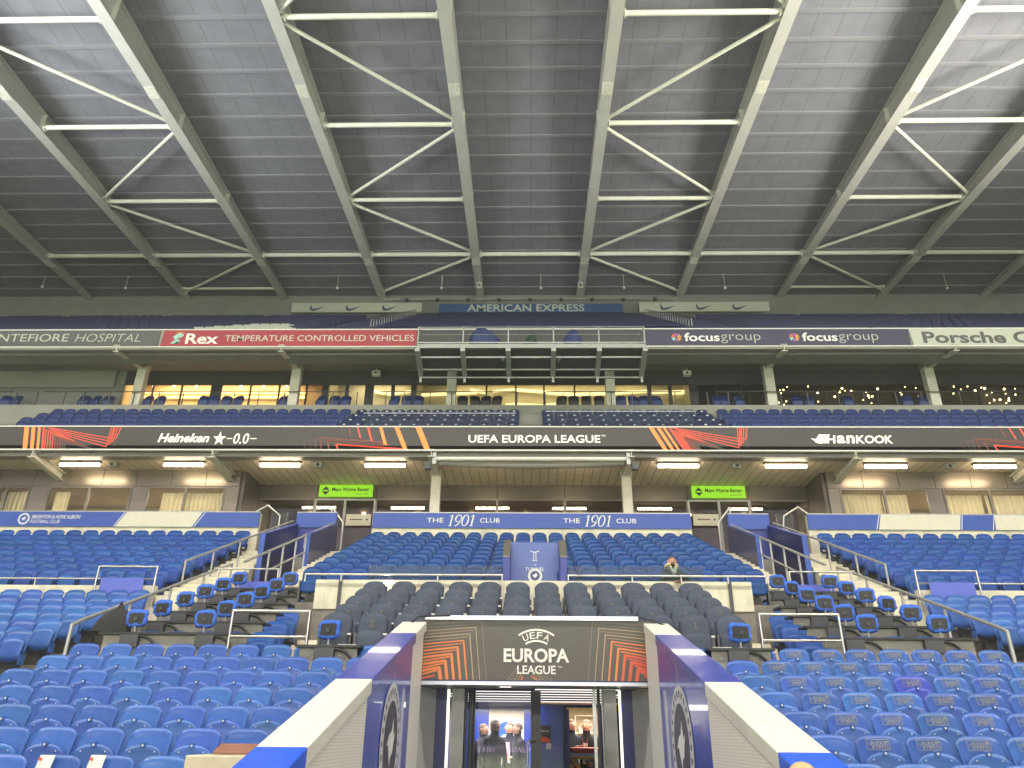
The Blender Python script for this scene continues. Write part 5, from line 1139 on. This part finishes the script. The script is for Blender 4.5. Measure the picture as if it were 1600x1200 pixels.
mb = MB(); mb.path([(1.37, 10.28, E+1.43), (1.58, 10.2, E+1.36), (1.80, 10.0, E+1.22)], 0.012, 'black', 6); tag(mb.build('cable'), 'black cable running down from the right upper corner of the tunnel canopy', 'cable')
# portal behind the canopy
TF = 0.22                    # tunnel floor
mb = MB(); mb.box(-1.72, 1.72, 3.0, 17.4, 0.001, 0.012, 'mat_grey'); mb.box(-2.0, 2.6, 11.0, 19.0, 0.012, TF, 'tunnel_floor'); struct(mb.build('floor'))
CZ = E+0.60
mb = MB(); mb.box(-1.9, 2.6, 10.66, 18.9, CZ, CZ+0.2, 'dark_fascia'); tag(mb.build('tunnel_ceiling'), 'dark ceiling of the players tunnel carrying white light strips', 'ceiling')
for i, (y, x0, x1) in enumerate(((11.35, 0.02, 1.25), (11.95, -0.9, 1.1), (12.7, -1.4, 1.4), (13.5, -1.4, 1.4), (14.4, -1.4, 1.4), (15.4, -1.4, 1.4))):
    mb = MB(); mb.box(x0, x1, y, y+0.10, CZ-0.009, CZ-0.003, 'tunnel_tube'); tag(mb.build('ceiling_light'), 'white light strip across the tunnel ceiling, %s from the front' % ORD[i+1], 'light', 'light strips on the tunnel ceiling')
area('tunnel_lamp', (-0.7, 16.6, CZ-0.05), (-0.7, 16.6, 0), 1.6, 3.0, 190, (1, .94, .88))
mb = MB(); mb.box(-1.95, -1.75, 11.2, 18.9, TF, CZ-0.002, 'tunnel_grey'); tag(mb.build('inner_wall'), 'grey left inner wall of the players tunnel behind the glass door', 'wall')
for s, side in ((-1, 'left'), (1, 'right')):
    t = thing('tunnel_portal', 'grey and steel door surround of the tunnel mouth, %s side' % side, 'door frame', (0, 10.7, 0))
    mb = MB(); mb.prism([(s*1.47, -0.35), (s*1.25, 0.25), (s*1.28, 0.28), (s*1.50, -0.32)] if s > 0 else [(s*1.50, -0.32), (s*1.28, 0.28), (s*1.25, 0.25), (s*1.47, -0.35)], 1, 0, 1, 'grey_panel') if False else None
    q = [(s*1.48, 10.34-10.7), (s*1.30, 10.85-10.7), (s*1.33, 10.88-10.7), (s*1.51, 10.37-10.7)]
    mb.add([(x, y, 0) for x, y in q]+[(x, y, E+0.56) for x, y in q], [(0,1,2,3), (4,5,6,7), (0,1,5,4), (1,2,6,5), (2,3,7,6), (3,0,4,7)], 'grey_panel'); mb.build('wing_panel', t)
    mb = MB(); mb.box(min(s*1.16, s*1.33), max(s*1.16, s*1.33), 0.16, 0.30, 0, E+0.6, 'navy_paint'); mb.build('jamb', t)
    mb = MB(); mb.tube((s*1.13, 0.12, 0.1), (s*1.13, 0.12, E+0.56), 0.018, 'post_light', 10); mb.build('post_light', t)
    mb = MB(); 
    mb.box(min(s*0.93, s*1.10), max(s*0.93, s*1.10), 0.25, 0.33, 0.1, E+0.575, 'steel_dark')
    mb.build('steel_post', t)
    mb = MB()
    if s < 0:
        for k in range(6): mb.box(-0.99+k*0.034, -0.967+k*0.034, 0.40+0.05*(k % 2), 0.48+0.05*(k % 2), 0.1, E+0.62, 'black' if k % 2 else 'dark_frame')
    else:
        for k in range(3): mb.box(0.80+k*0.06, 0.84+k*0.06, 0.40+0.05*(k % 2), 0.48, 0.1, E+0.62, 'dark_frame' if k % 2 else 'stainless')
    mb.build('folding_door', t)
mb = MB(); mb.box(-1.5, 1.5, 10.70, 10.84, E+0.575, CZ-0.003, 'tunnel_grey'); mb.box(-0.45, -0.30, 10.685, 10.698, E+0.58, E+0.597, 'tunnel_tube'); tag(mb.build('lintel'), 'dark lintel with a small lit exit lamp across the tunnel mouth', 'lintel')
t = thing('glass_door', 'tall glass door of the tunnel with a dark frame and curved steel pull', 'door', (0, 11.5, TF))
mb = MB(); mb.box(-0.04, 0.10, -0.03, 0.03, 0, E+0.575-TF, 'dark_frame'); mb.box(-0.90, -0.84, -0.03, 0.03, 0, E+0.575-TF, 'dark_frame'); mb.build('frame', t)
mb = MB(); mb.poly([(-0.84, 0, 0.02), (-0.04, 0, 0.02), (-0.04, 0, E+0.575-TF), (-0.84, 0, E+0.575-TF)], 'tunnel_glass'); mb.build('pane', t)
zc = E-0.06-TF; mb = MB(); mb.path([(0.02, -0.03, zc+0.0), (-0.06, -0.10, zc+0.0), (-0.085, -0.10, zc-0.05), (-0.085, -0.10, zc-0.30), (-0.06, -0.10, zc-0.35), (0.02, -0.03, zc-0.35)], 0.016, 'stainless', 8); mb.build('handle', t)
t = thing('tunnel_side_wall', 'blue inner wall of the tunnel with a door standing open to a bright room', 'wall', (0, 15.4, TF))
H = E+0.55-TF; dt = E+0.47-TF; q = 15.4/13.0
mb = MB(); mb.box(0.06, 0.62, 0, 0.08, 0, H, 'blue_paint'); mb.box(1.25, 1.90, 0, 0.08, 0, H, 'blue_paint'); mb.box(0.62, 1.25, 0, 0.08, dt+0.02, H, 'blue_paint'); mb.box(0.0, 0.06, 0, 3.1, 0, H, 'blue_paint'); mb.build('wall_panel', t)
mb = MB(); mb.box(0.56, 0.63, -0.05, -0.002, 0, dt+0.06, 'navy_paint'); mb.box(0.63, 1.25, -0.05, -0.002, dt+0.02, dt+0.06, 'navy_paint'); mb.build('door_frame', t)
mb = MB(); mb.box(0.63, 0.685, 0.10, 0.85, 0, dt, 'blue_paint'); mb.build('door', t)
mb = MB(); mb.box(0.10, 0.33, -0.012, -0.002, E-0.10-TF, E+0.18-TF, 'notice'); F = front(0, -0.013, E-TF); F.text(mb, 'MEDICAL ROOM', 0.13, 0.075, 0.17, 0.03, 'print_white'); F.poly(mb, [(.10, -.10), (.33, -.10), (.33, -.05), (.22, 0), (.10, -.03)], 'rib_red', 0.001); mb.build('notice', t)
mb = MB(); mb.box(0.25, 0.34, -0.015, -0.002, E-0.21-TF, E-0.11-TF, 'print_white'); mb.box(0.16, 0.25, -0.015, -0.002, E-0.79-TF, E-0.73-TF, 'dark_frame'); mb.build('switch_plate', t)
mb = MB(); mb.box(0.10, 2.4, 18.5, 18.6, TF, CZ, 'cream_wall'); mb.box(0.08, 0.10, 15.6, 18.5, TF, CZ, 'cream_wall'); mb.box(2.4, 2.42, 15.5, 18.5, TF, CZ, 'cream_wall'); mb.box(0.1, 2.4, 15.5, 18.5, CZ-0.02, CZ-0.001, 'cream_wall'); tag(mb.build('room_walls'), 'cream walls of the bright treatment room behind the open door', 'room')
area('treatment_lamp', (1.3, 16.9, CZ-0.06), (1.3, 16.9, 0), 1.2, 1.6, 85, (1, .9, .72))
t = thing('shelf_unit', 'white shelf unit with small boxes in the treatment room', 'shelves', (1.25, 18.3, TF))
mb = MB(); w0 = 0.30
for x in (-w0, w0): mb.box(x-0.012, x+0.012, -0.12, 0.12, 0.4, 1.95, 'print_white')
for z in (0.7, 1.0, 1.3, 1.6, 1.94): mb.box(-w0+0.013, w0-0.013, -0.12, 0.12, z, z+0.02, 'print_white')
mb.build('frame', t)
for k, (x, z, a, h) in enumerate(((-.15, 1.62, .08, .12), (.05, 1.62, .06, .16), (.18, 1.32, .07, .12), (-.1, 1.32, .1, .1), (.1, 1.02, .08, .13))): mb = MB(); mb.box(x-a, x+a, -0.08, 0.05, z, z+h, ('print_cream', 'grey_panel', 'rib_orange', 'print_white', 'curtain')[k]); mb.build('box', t)
t = thing('tunnel_end_wall', 'blue and cream end wall of the tunnel with a big round club badge', 'wall', (-0.6, 18.4, TF))
mb = MB(); mb.box(-1.3, -0.36, 0, 0.1, 0, CZ-TF-.01, 'blue_paint'); mb.box(0.42, 0.59, 0, 0.1, 0, CZ-TF-.01, 'blue_paint'); mb.box(-0.359, 0.419, 0, 0.08, 0, CZ-TF-.01, 'cream_wall'); mb.build('wall_panel', t)
mb = MB(); F = front(0.07, -0.004, E-TF); F.disc(mb, -0.03, 0.03, 0.36, 'print_white'); F.disc(mb, -0.03, 0.03, 0.26, 'bright_blue', 0.007)
F.poly(mb, [(-.28, -.10), (-.12, 0.02), (.02, .06), (.10, .18), (.18, 0.04), (.22, -.06), (.05, -.16), (-.06, -.12), (-.16, -.02)], 'print_white', 0.010); mb.build('badge', t)
t = thing('stretcher', 'red topped stretcher on a yellow folding frame in the treatment room', 'stretcher', (1.14, 16.05, TF))
zs = E-0.24-TF; mb = MB(); mb.box(-0.42, 0.42, -0.22, 0.22, zs-0.03, zs+0.055, 'red_vinyl'); mb.build('mattress', t, bevel=0.02)
mb = MB(); mb.box(-0.45, 0.45, -0.26, 0.26, zs-0.10, zs-0.035, 'print_cream'); mb.tube((-0.45, -0.26, zs-0.12), (0.45, -0.26, zs-0.12), 0.02, 'yellow_paint'); mb.tube((-0.45, 0.26, zs-0.12), (0.45, 0.26, zs-0.12), 0.02, 'yellow_paint'); mb.build('bed_frame', t)
mb = MB()
for y in (-0.24, 0.24): mb.bar((-0.40, y, 0.12), (0.38, y, zs-0.14), 0.04, 0.05, 'yellow_paint'); mb.bar((0.40, y+0.045, 0.12), (-0.38, y+0.045, zs-0.14), 0.04, 0.05, 'yellow_paint')
mb.build('folding_leg', t)
for x in (-0.38, 0.38):
    for y in (-0.24, 0.24): mb = MB(); mb.tube((x, y-0.02, 0.07), (x, y+0.02, 0.07), 0.07, 'black', 14); mb.build('wheel', t)
# pitch-side board on the far touchline, seen mirrored in the tunnel glass
t = thing('pitch_board', 'dark advertising board with violet lettering on the far touchline, seen only mirrored', 'board', (0, -62, 0.0))
mb = MB(); mb.box(-30, 30, -0.2, 0, 0.05, 0.95, 'pitch_board'); mb.build('screen', t)
F = Face((0, 0.006, 0), (-1, 0, 0), (0, 0, 1)); mb = MB()
for k in range(-3, 4): F.text(mb, 'UEFA EUROPA LEAGUE', -6.9*k-2.2-1.1, 0.28, 5.6, 0.46, 'pitch_board_text', bold=0.013)
mb.build('lettering', t)
# cream box with cables at the front left, note cards on two seats
p = at(356, 1178, 6.5)
t = thing('cable_box', 'cream box with a coil of brown cable on top, beside the left tunnel wall', 'box', (p.x, 6.6, 0))
mb = MB(); mb.box(-0.29, 0.27, -0.2, 0.25, 0, p.z-0.01, 'box_cream'); mb.build('body', t, bevel=0.01)
for k in range(5):
    mb = MB(); n = 20; mb.path([(0.06+(0.21-0.012*k)*cos(2*pi*i/n), 0.02+(0.15-0.01*k)*sin(2*pi*i/n), p.z+0.008+0.013*k) for i in range(n+1)], 0.011, 'cable_brown', 6); mb.build('cable', t)
for k, px in enumerate((69, 149)):
    q = at(px, 1192, FB[6][0]-0.055); mb = MB(); mb.add([(-.07, -0.02, -.075), (.07, -0.02, -.075), (.08, .015, .065), (-.06, .015, .065), (-.07, -0.017, -.075), (.07, -0.017, -.075), (.08, .018, .065), (-.06, .018, .065)], [(0,1,2,3), (7,6,5,4), (0,4,5,1), (1,5,6,2), (2,6,7,3), (3,7,4,0)], 'paper'); mb.box(-.05, -.03, -0.024, -0.0, .02, .045, 'rib_red'); mb.box(-.045, .045, -0.024, -0.018, -.05, -.045, 'socket_box')
    tag(mb.build('note_card', None, q), 'white reserved card on the %s seat back at the bottom left' % ('left hand', 'right hand')[k], 'card')

# ================================================================== PEOPLE
def person(name_label, loc, rz, H, pose, top, legs, hair, extra=None, group=None, bald=False, beard=False):
    """one continuous skinned body; pose gives elbows, wrists, knees, ankles for the two sides"""
    k = H/1.75
    P = dict(pel=(0,0,.95), sp=(0,.01,1.16), ch=(0,0,1.36), nk=(0,-.01,1.475), hb=(0,-.025,1.55), hm=(0,-.03,1.63), ht=(0,-.02,1.715))
    R = dict(pel=.135, sp=.13, ch=.150, nk=.066, hb=.084, hm=.104, ht=.078)
    Ed = [('pel','sp'), ('sp','ch'), ('ch','nk'), ('nk','hb'), ('hb','hm'), ('hm','ht')]
    for s, n in ((-1,'l'), (1,'r')):
        P['sh'+n] = (s*.175, .0, 1.40); R['sh'+n] = .070; P['el'+n], P['wr'+n] = pose['el'+n], pose['wr'+n]; R['el'+n] = .048; R['wr'+n] = .031
        w_ = Vector(P['wr'+n]); e_ = Vector(P['el'+n]); d = (w_-e_).normalized(); side = d.cross(Vector((0,0,1))); side = side.normalized() if side.length > .1 else Vector((0,1,0))
        P['pm'+n] = tuple(w_+d*.065); R['pm'+n] = .034; Ed += [('ch','sh'+n), ('sh'+n,'el'+n), ('el'+n,'wr'+n), ('wr'+n,'pm'+n)]
        for q, ln in enumerate((.062, .075, .070, .052)):
            o = (q-1.5)*.020; a = w_+d*.085+side*o; b = a+d*ln*.55+Vector((0,0,-.006)); c = b+d*ln*.4+Vector((0,0,-.016))
            for nm, v in (('a',a), ('b',b), ('c',c)): P['f%d%s%s' % (q,nm,n)] = tuple(v); R['f%d%s%s' % (q,nm,n)] = .009
            Ed += [('pm'+n, 'f%da%s' % (q,n)), ('f%da%s' % (q,n), 'f%db%s' % (q,n)), ('f%db%s' % (q,n), 'f%dc%s' % (q,n))]
        a = w_+d*.03+side*s*-.035; b = a+d*.035+side*s*-.02; P['t1'+n] = tuple(a); P['t2'+n] = tuple(b); R['t1'+n] = .011; R['t2'+n] = .009; Ed += [('wr'+n,'t1'+n), ('t1'+n,'t2'+n)]
        P['hp'+n] = (s*.09, 0, .90); R['hp'+n] = .105; P['kn'+n], P['an'+n] = pose['kn'+n], pose['an'+n]; R['kn'+n] = .066; R['an'+n] = .045
        an = Vector(P['an'+n]); P['to'+n] = tuple(an+Vector((s*.03, -.17, -.05))); R['to'+n] = .038; Ed += [('pel','hp'+n), ('hp'+n,'kn'+n), ('kn'+n,'an'+n), ('an'+n,'to'+n)]
    keys = list(P); me = bpy.data.meshes.new('body'); me.from_pydata([Vector(P[q])*k for q in keys], [(keys.index(a), keys.index(b)) for a, b in Ed], [])
    o = bpy.data.objects.new('body', me); COL.objects.link(o); sk = o.modifiers.new('skin', 'SKIN'); sk.use_smooth_shade = True
    for i, q in enumerate(keys):
        sv = me.skin_vertices[0].data[i]; sv.radius = (R[q]*k*(1.18 if q in ('ch','sp','pel') else 1), R[q]*k*(0.82 if q in ('ch','sp') else 1)); sv.use_root = q == 'pel'
    ss = o.modifiers.new('sub', 'SUBSURF'); ss.levels = 1; ss.render_levels = 1
    bpy.context.view_layer.update(); dg = bpy.context.evaluated_depsgraph_get(); nm = bpy.data.meshes.new_from_object(o.evaluated_get(dg)); bpy.data.objects.remove(o)
    t = thing('person', name_label, 'person', loc, group, rz); b = bpy.data.objects.new('body', nm); COL.objects.link(b); b.parent = t
    for m in ('skin', top, legs, 'shoe'): nm.materials.append(M[m])
    sg = []
    for a, c in Ed:
        if a in ('nk','hb','hm') or a[:2] in ('wr','pm','t1') or (a[0] == 'f' and a[1].isdigit()): kk = 0
        elif a[:2] in ('hp','kn') or c[:2] == 'hp': kk = 2
        elif a[:2] == 'an': kk = 3
        else: kk = 1
        sg.append((Vector(P[a])*k, Vector(P[c])*k, kk, max(R[a], R[c])*k))
    for f in nm.polygons:
        c = f.center; best = (9, 1)
        for a, d, kk, r in sg:
            ab = d-a; u = max(0, min(1, (c-a).dot(ab)/max(1e-9, ab.length_squared))); dist = (c-a-ab*u).length-r
            if dist < best[0]: best = (dist, kk)
        f.material_index = best[1]; f.use_smooth = True
    # face and hair
    mb = MB(); h = Vector(P['hm'])*k; u = k
    mb.ball(h+Vector((0, -.088, -.015))*u, .013*u, 'skin', 8, 6, 1.7)
    for s in (-1, 1): mb.ball(h+Vector((s*.031, -.078, .012))*u, .0065*u, 'hair_brown', 6, 5); mb.bar(h+Vector((s*.018, -.080, .030))*u, h+Vector((s*.045, -.074, .030))*u, .006*u, .005*u, hair); mb.ball(h+Vector((s*.088, .0, -.005))*u, .018*u, 'skin', 6, 5, 1.6)
    mb.bar(h+Vector((-.020, -.080, -.055))*u, h+Vector((.020, -.080, -.055))*u, .008*u, .007*u, 'lip'); mb.build('face', t)
    mb = MB(); n, kk = 18, 8; v = []; f = []
    for j in range(kk+1):
        th = pi*0.56*j/kk
        for i in range(n):
            a = 2*pi*i/n; fr = max(0, -sin(a)); z = cos(th*(1-0.42*fr)); r = sin(th*(1-0.42*fr)); v.append(h+Vector((r*cos(a)*.086, .014+r*sin(a)*.096, .012+z*.094))*u)
    for j in range(kk):
        for i in range(n): f.append((j*n+i, (j+1)*n+i, (j+1)*n+(i+1) % n, j*n+(i+1) % n))
    mb.add(v, f, hair, True); mb.build('hair', t)
    if beard:
        mb = MB(); mb.ball(h+Vector((0, -.052, -.075))*u, .050*u, hair, 10, 7, 0.8); mb.build('beard', t)
    if extra: extra(t, k, P)
    return t
stand = dict(ell=(-.25,.02,1.14), elr=(.25,.02,1.14), wrl=(-.24,-.08,.92), wrr=(.24,-.08,.92), knl=(-.10,-.01,.50), knr=(.10,-.01,.50), anl=(-.11,.02,.09), anr=(.11,.02,.09))
def P_(**kw): d = dict(stand); d.update(kw); return d
# supporter leaning on the rail, seated in the front row of the 1901 block
lean = P_(ell=(-.30,-.22,1.12), elr=(.30,-.22,1.12), wrl=(-.10,-.47,1.10), wrr=(.06,-.48,1.12), knl=(-.12,-.42,.92), knr=(.12,-.42,.92), anl=(-.12,-.40,.50), anr=(.12,-.40,.50))
def hood(t, k, P):
    mb = MB(); n = 14
    pts = [Vector((.115*cos(a), .045+.11*sin(a), 1.525-.035*sin(a)))*k for a in [radians(-60+300*i/n) for i in range(n+1)]]
    for a, b in zip(pts, pts[1:]): mb.tube(a, b, .040*k, 'fleece', 10)
    for p in pts: mb.ball(p, .041*k, 'fleece', 8, 6)
    mb.tube(Vector((-.06, -.11, 1.50))*k, Vector((-.02, -.155, 1.36))*k, .028*k, 'fleece', 8); mb.tube(Vector((.06, -.11, 1.50))*k, Vector((.02, -.155, 1.36))*k, .028*k, 'fleece', 8); mb.ball(Vector((-.02, -.155, 1.36))*k, .028*k, 'fleece'); mb.ball(Vector((.02, -.155, 1.36))*k, .028*k, 'fleece'); mb.build('hood', t)
    mb = MB(); mb.prism([(-.03, 1.30), (.03, 1.30), (.035, 1.44), (-.035, 1.44)], 1, -.155*k, -.12*k, 'shirt_white'); mb.build('shirt', t)
q = at(1050, 876, 16.35)
person('bearded man in a dark jacket with cream fleece hood, leaning on the rail', (q.x, 16.42, q.z-1.63*1.0), 0.06, 1.75, lean, 'cloth_green', 'cloth_navy', 'hair_brown', hood, None, False, True)
def lany(t, k, P):
    mb = MB(); mb.prism([(-.05, 1.05), (.05, 1.05), (.04, 1.42), (-.04, 1.42)], 1, -.142*k, -.12*k, 'shirt_white'); mb.build('shirt', t)
    mb = MB(); mb.bar(Vector((-.05, -.146, 1.42))*k, Vector((0, -.15, 1.12))*k, .015, .006, 'red_strap'); mb.bar(Vector((.05, -.146, 1.42))*k, Vector((0, -.15, 1.12))*k, .015, .006, 'red_strap'); mb.box(-.03, .03, -.156, -.149, 1.05, 1.12, 'print_white'); mb.build('lanyard', t)
# in the tunnel behind the glass
def px_loc(px, Y): p = at(px, 1150, Y); return (p.x, Y, TF)
fold = P_(ell=(-.24,-.06,1.15), elr=(.24,-.06,1.15), wrl=(.05,-.20,1.16), wrr=(-.05,-.21,1.20))
def hh(py, px, Y): return at(px, py, Y).z-TF
person('short person with reddish hair and folded arms, leftmost of the group behind the tunnel glass', px_loc(754, 15.6), 1.0, hh(1129, 754, 15.6), fold, 'cloth_navy', 'cloth_navy', 'hair_brown')
person('tall man in dark clothes, second from the left behind the tunnel glass', px_loc(772, 15.2), 0.7, hh(1122, 772, 15.2), P_(), 'cloth_black', 'cloth_black', 'hair_grey')
person('man in a dark jacket facing out, third from the left before the round badge', px_loc(797, 16.6), -0.3, hh(1127, 797, 16.6), P_(wrr=(.12,-.22,1.12)), 'cloth_navy', 'cloth_navy', 'hair_brown', lany)
person('man in dark clothes turned to the left, rightmost behind the tunnel glass', px_loc(810.5, 15.7), -1.2, hh(1128, 810.5, 15.7), P_(), 'cloth_black', 'cloth_black', 'hair_brown')
person('balding man in black leaning over the stretcher, left one in the bright room', px_loc(892, 16.5), 0.5, hh(1122, 892, 16.5), P_(wrr=(.18,-.28,1.02), wrl=(-.1,-.3,1.25), ell=(-.27,-.12,1.15)), 'cloth_navy', 'cloth_navy', 'hair_brown')
person('man in a dark suit with white shirt and lanyard, right one in the bright room', px_loc(917, 16.6), -0.35, hh(1123, 917, 16.6), P_(wrl=(-.2,-.28,.98)), 'cloth_black', 'cloth_black', 'hair_brown', lany)
q = at(1250, 1187, 4.4)
person('fair haired person at the bottom right edge, only the crown of the head showing', (q.x, 4.4, 0), 2.6, q.z*1.75/1.745, P_(), 'cloth_navy', 'cloth_navy', 'hair_fair')

# ================================================================== NIGHT AIR
hz = bpy.data.materials.new('haze'); hz.use_nodes = True; nt = hz.node_tree; nt.nodes.remove(nt.nodes['Principled BSDF'])
pv = nt.nodes.new('ShaderNodeVolumePrincipled'); pv.inputs['Color'].default_value = (0.9, 0.93, 0.95, 1); pv.inputs['Density'].default_value = 0.0017; pv.inputs['Anisotropy'].default_value = 0.0
nt.links.new(pv.outputs[0], nt.nodes['Material Output'].inputs['Volume']); M['haze'] = hz
mb = MB(); mb.box(-74, 74, -110, 62, -1.05, 40, 'haze'); o = mb.build('haze'); o['kind'] = 'stuff'
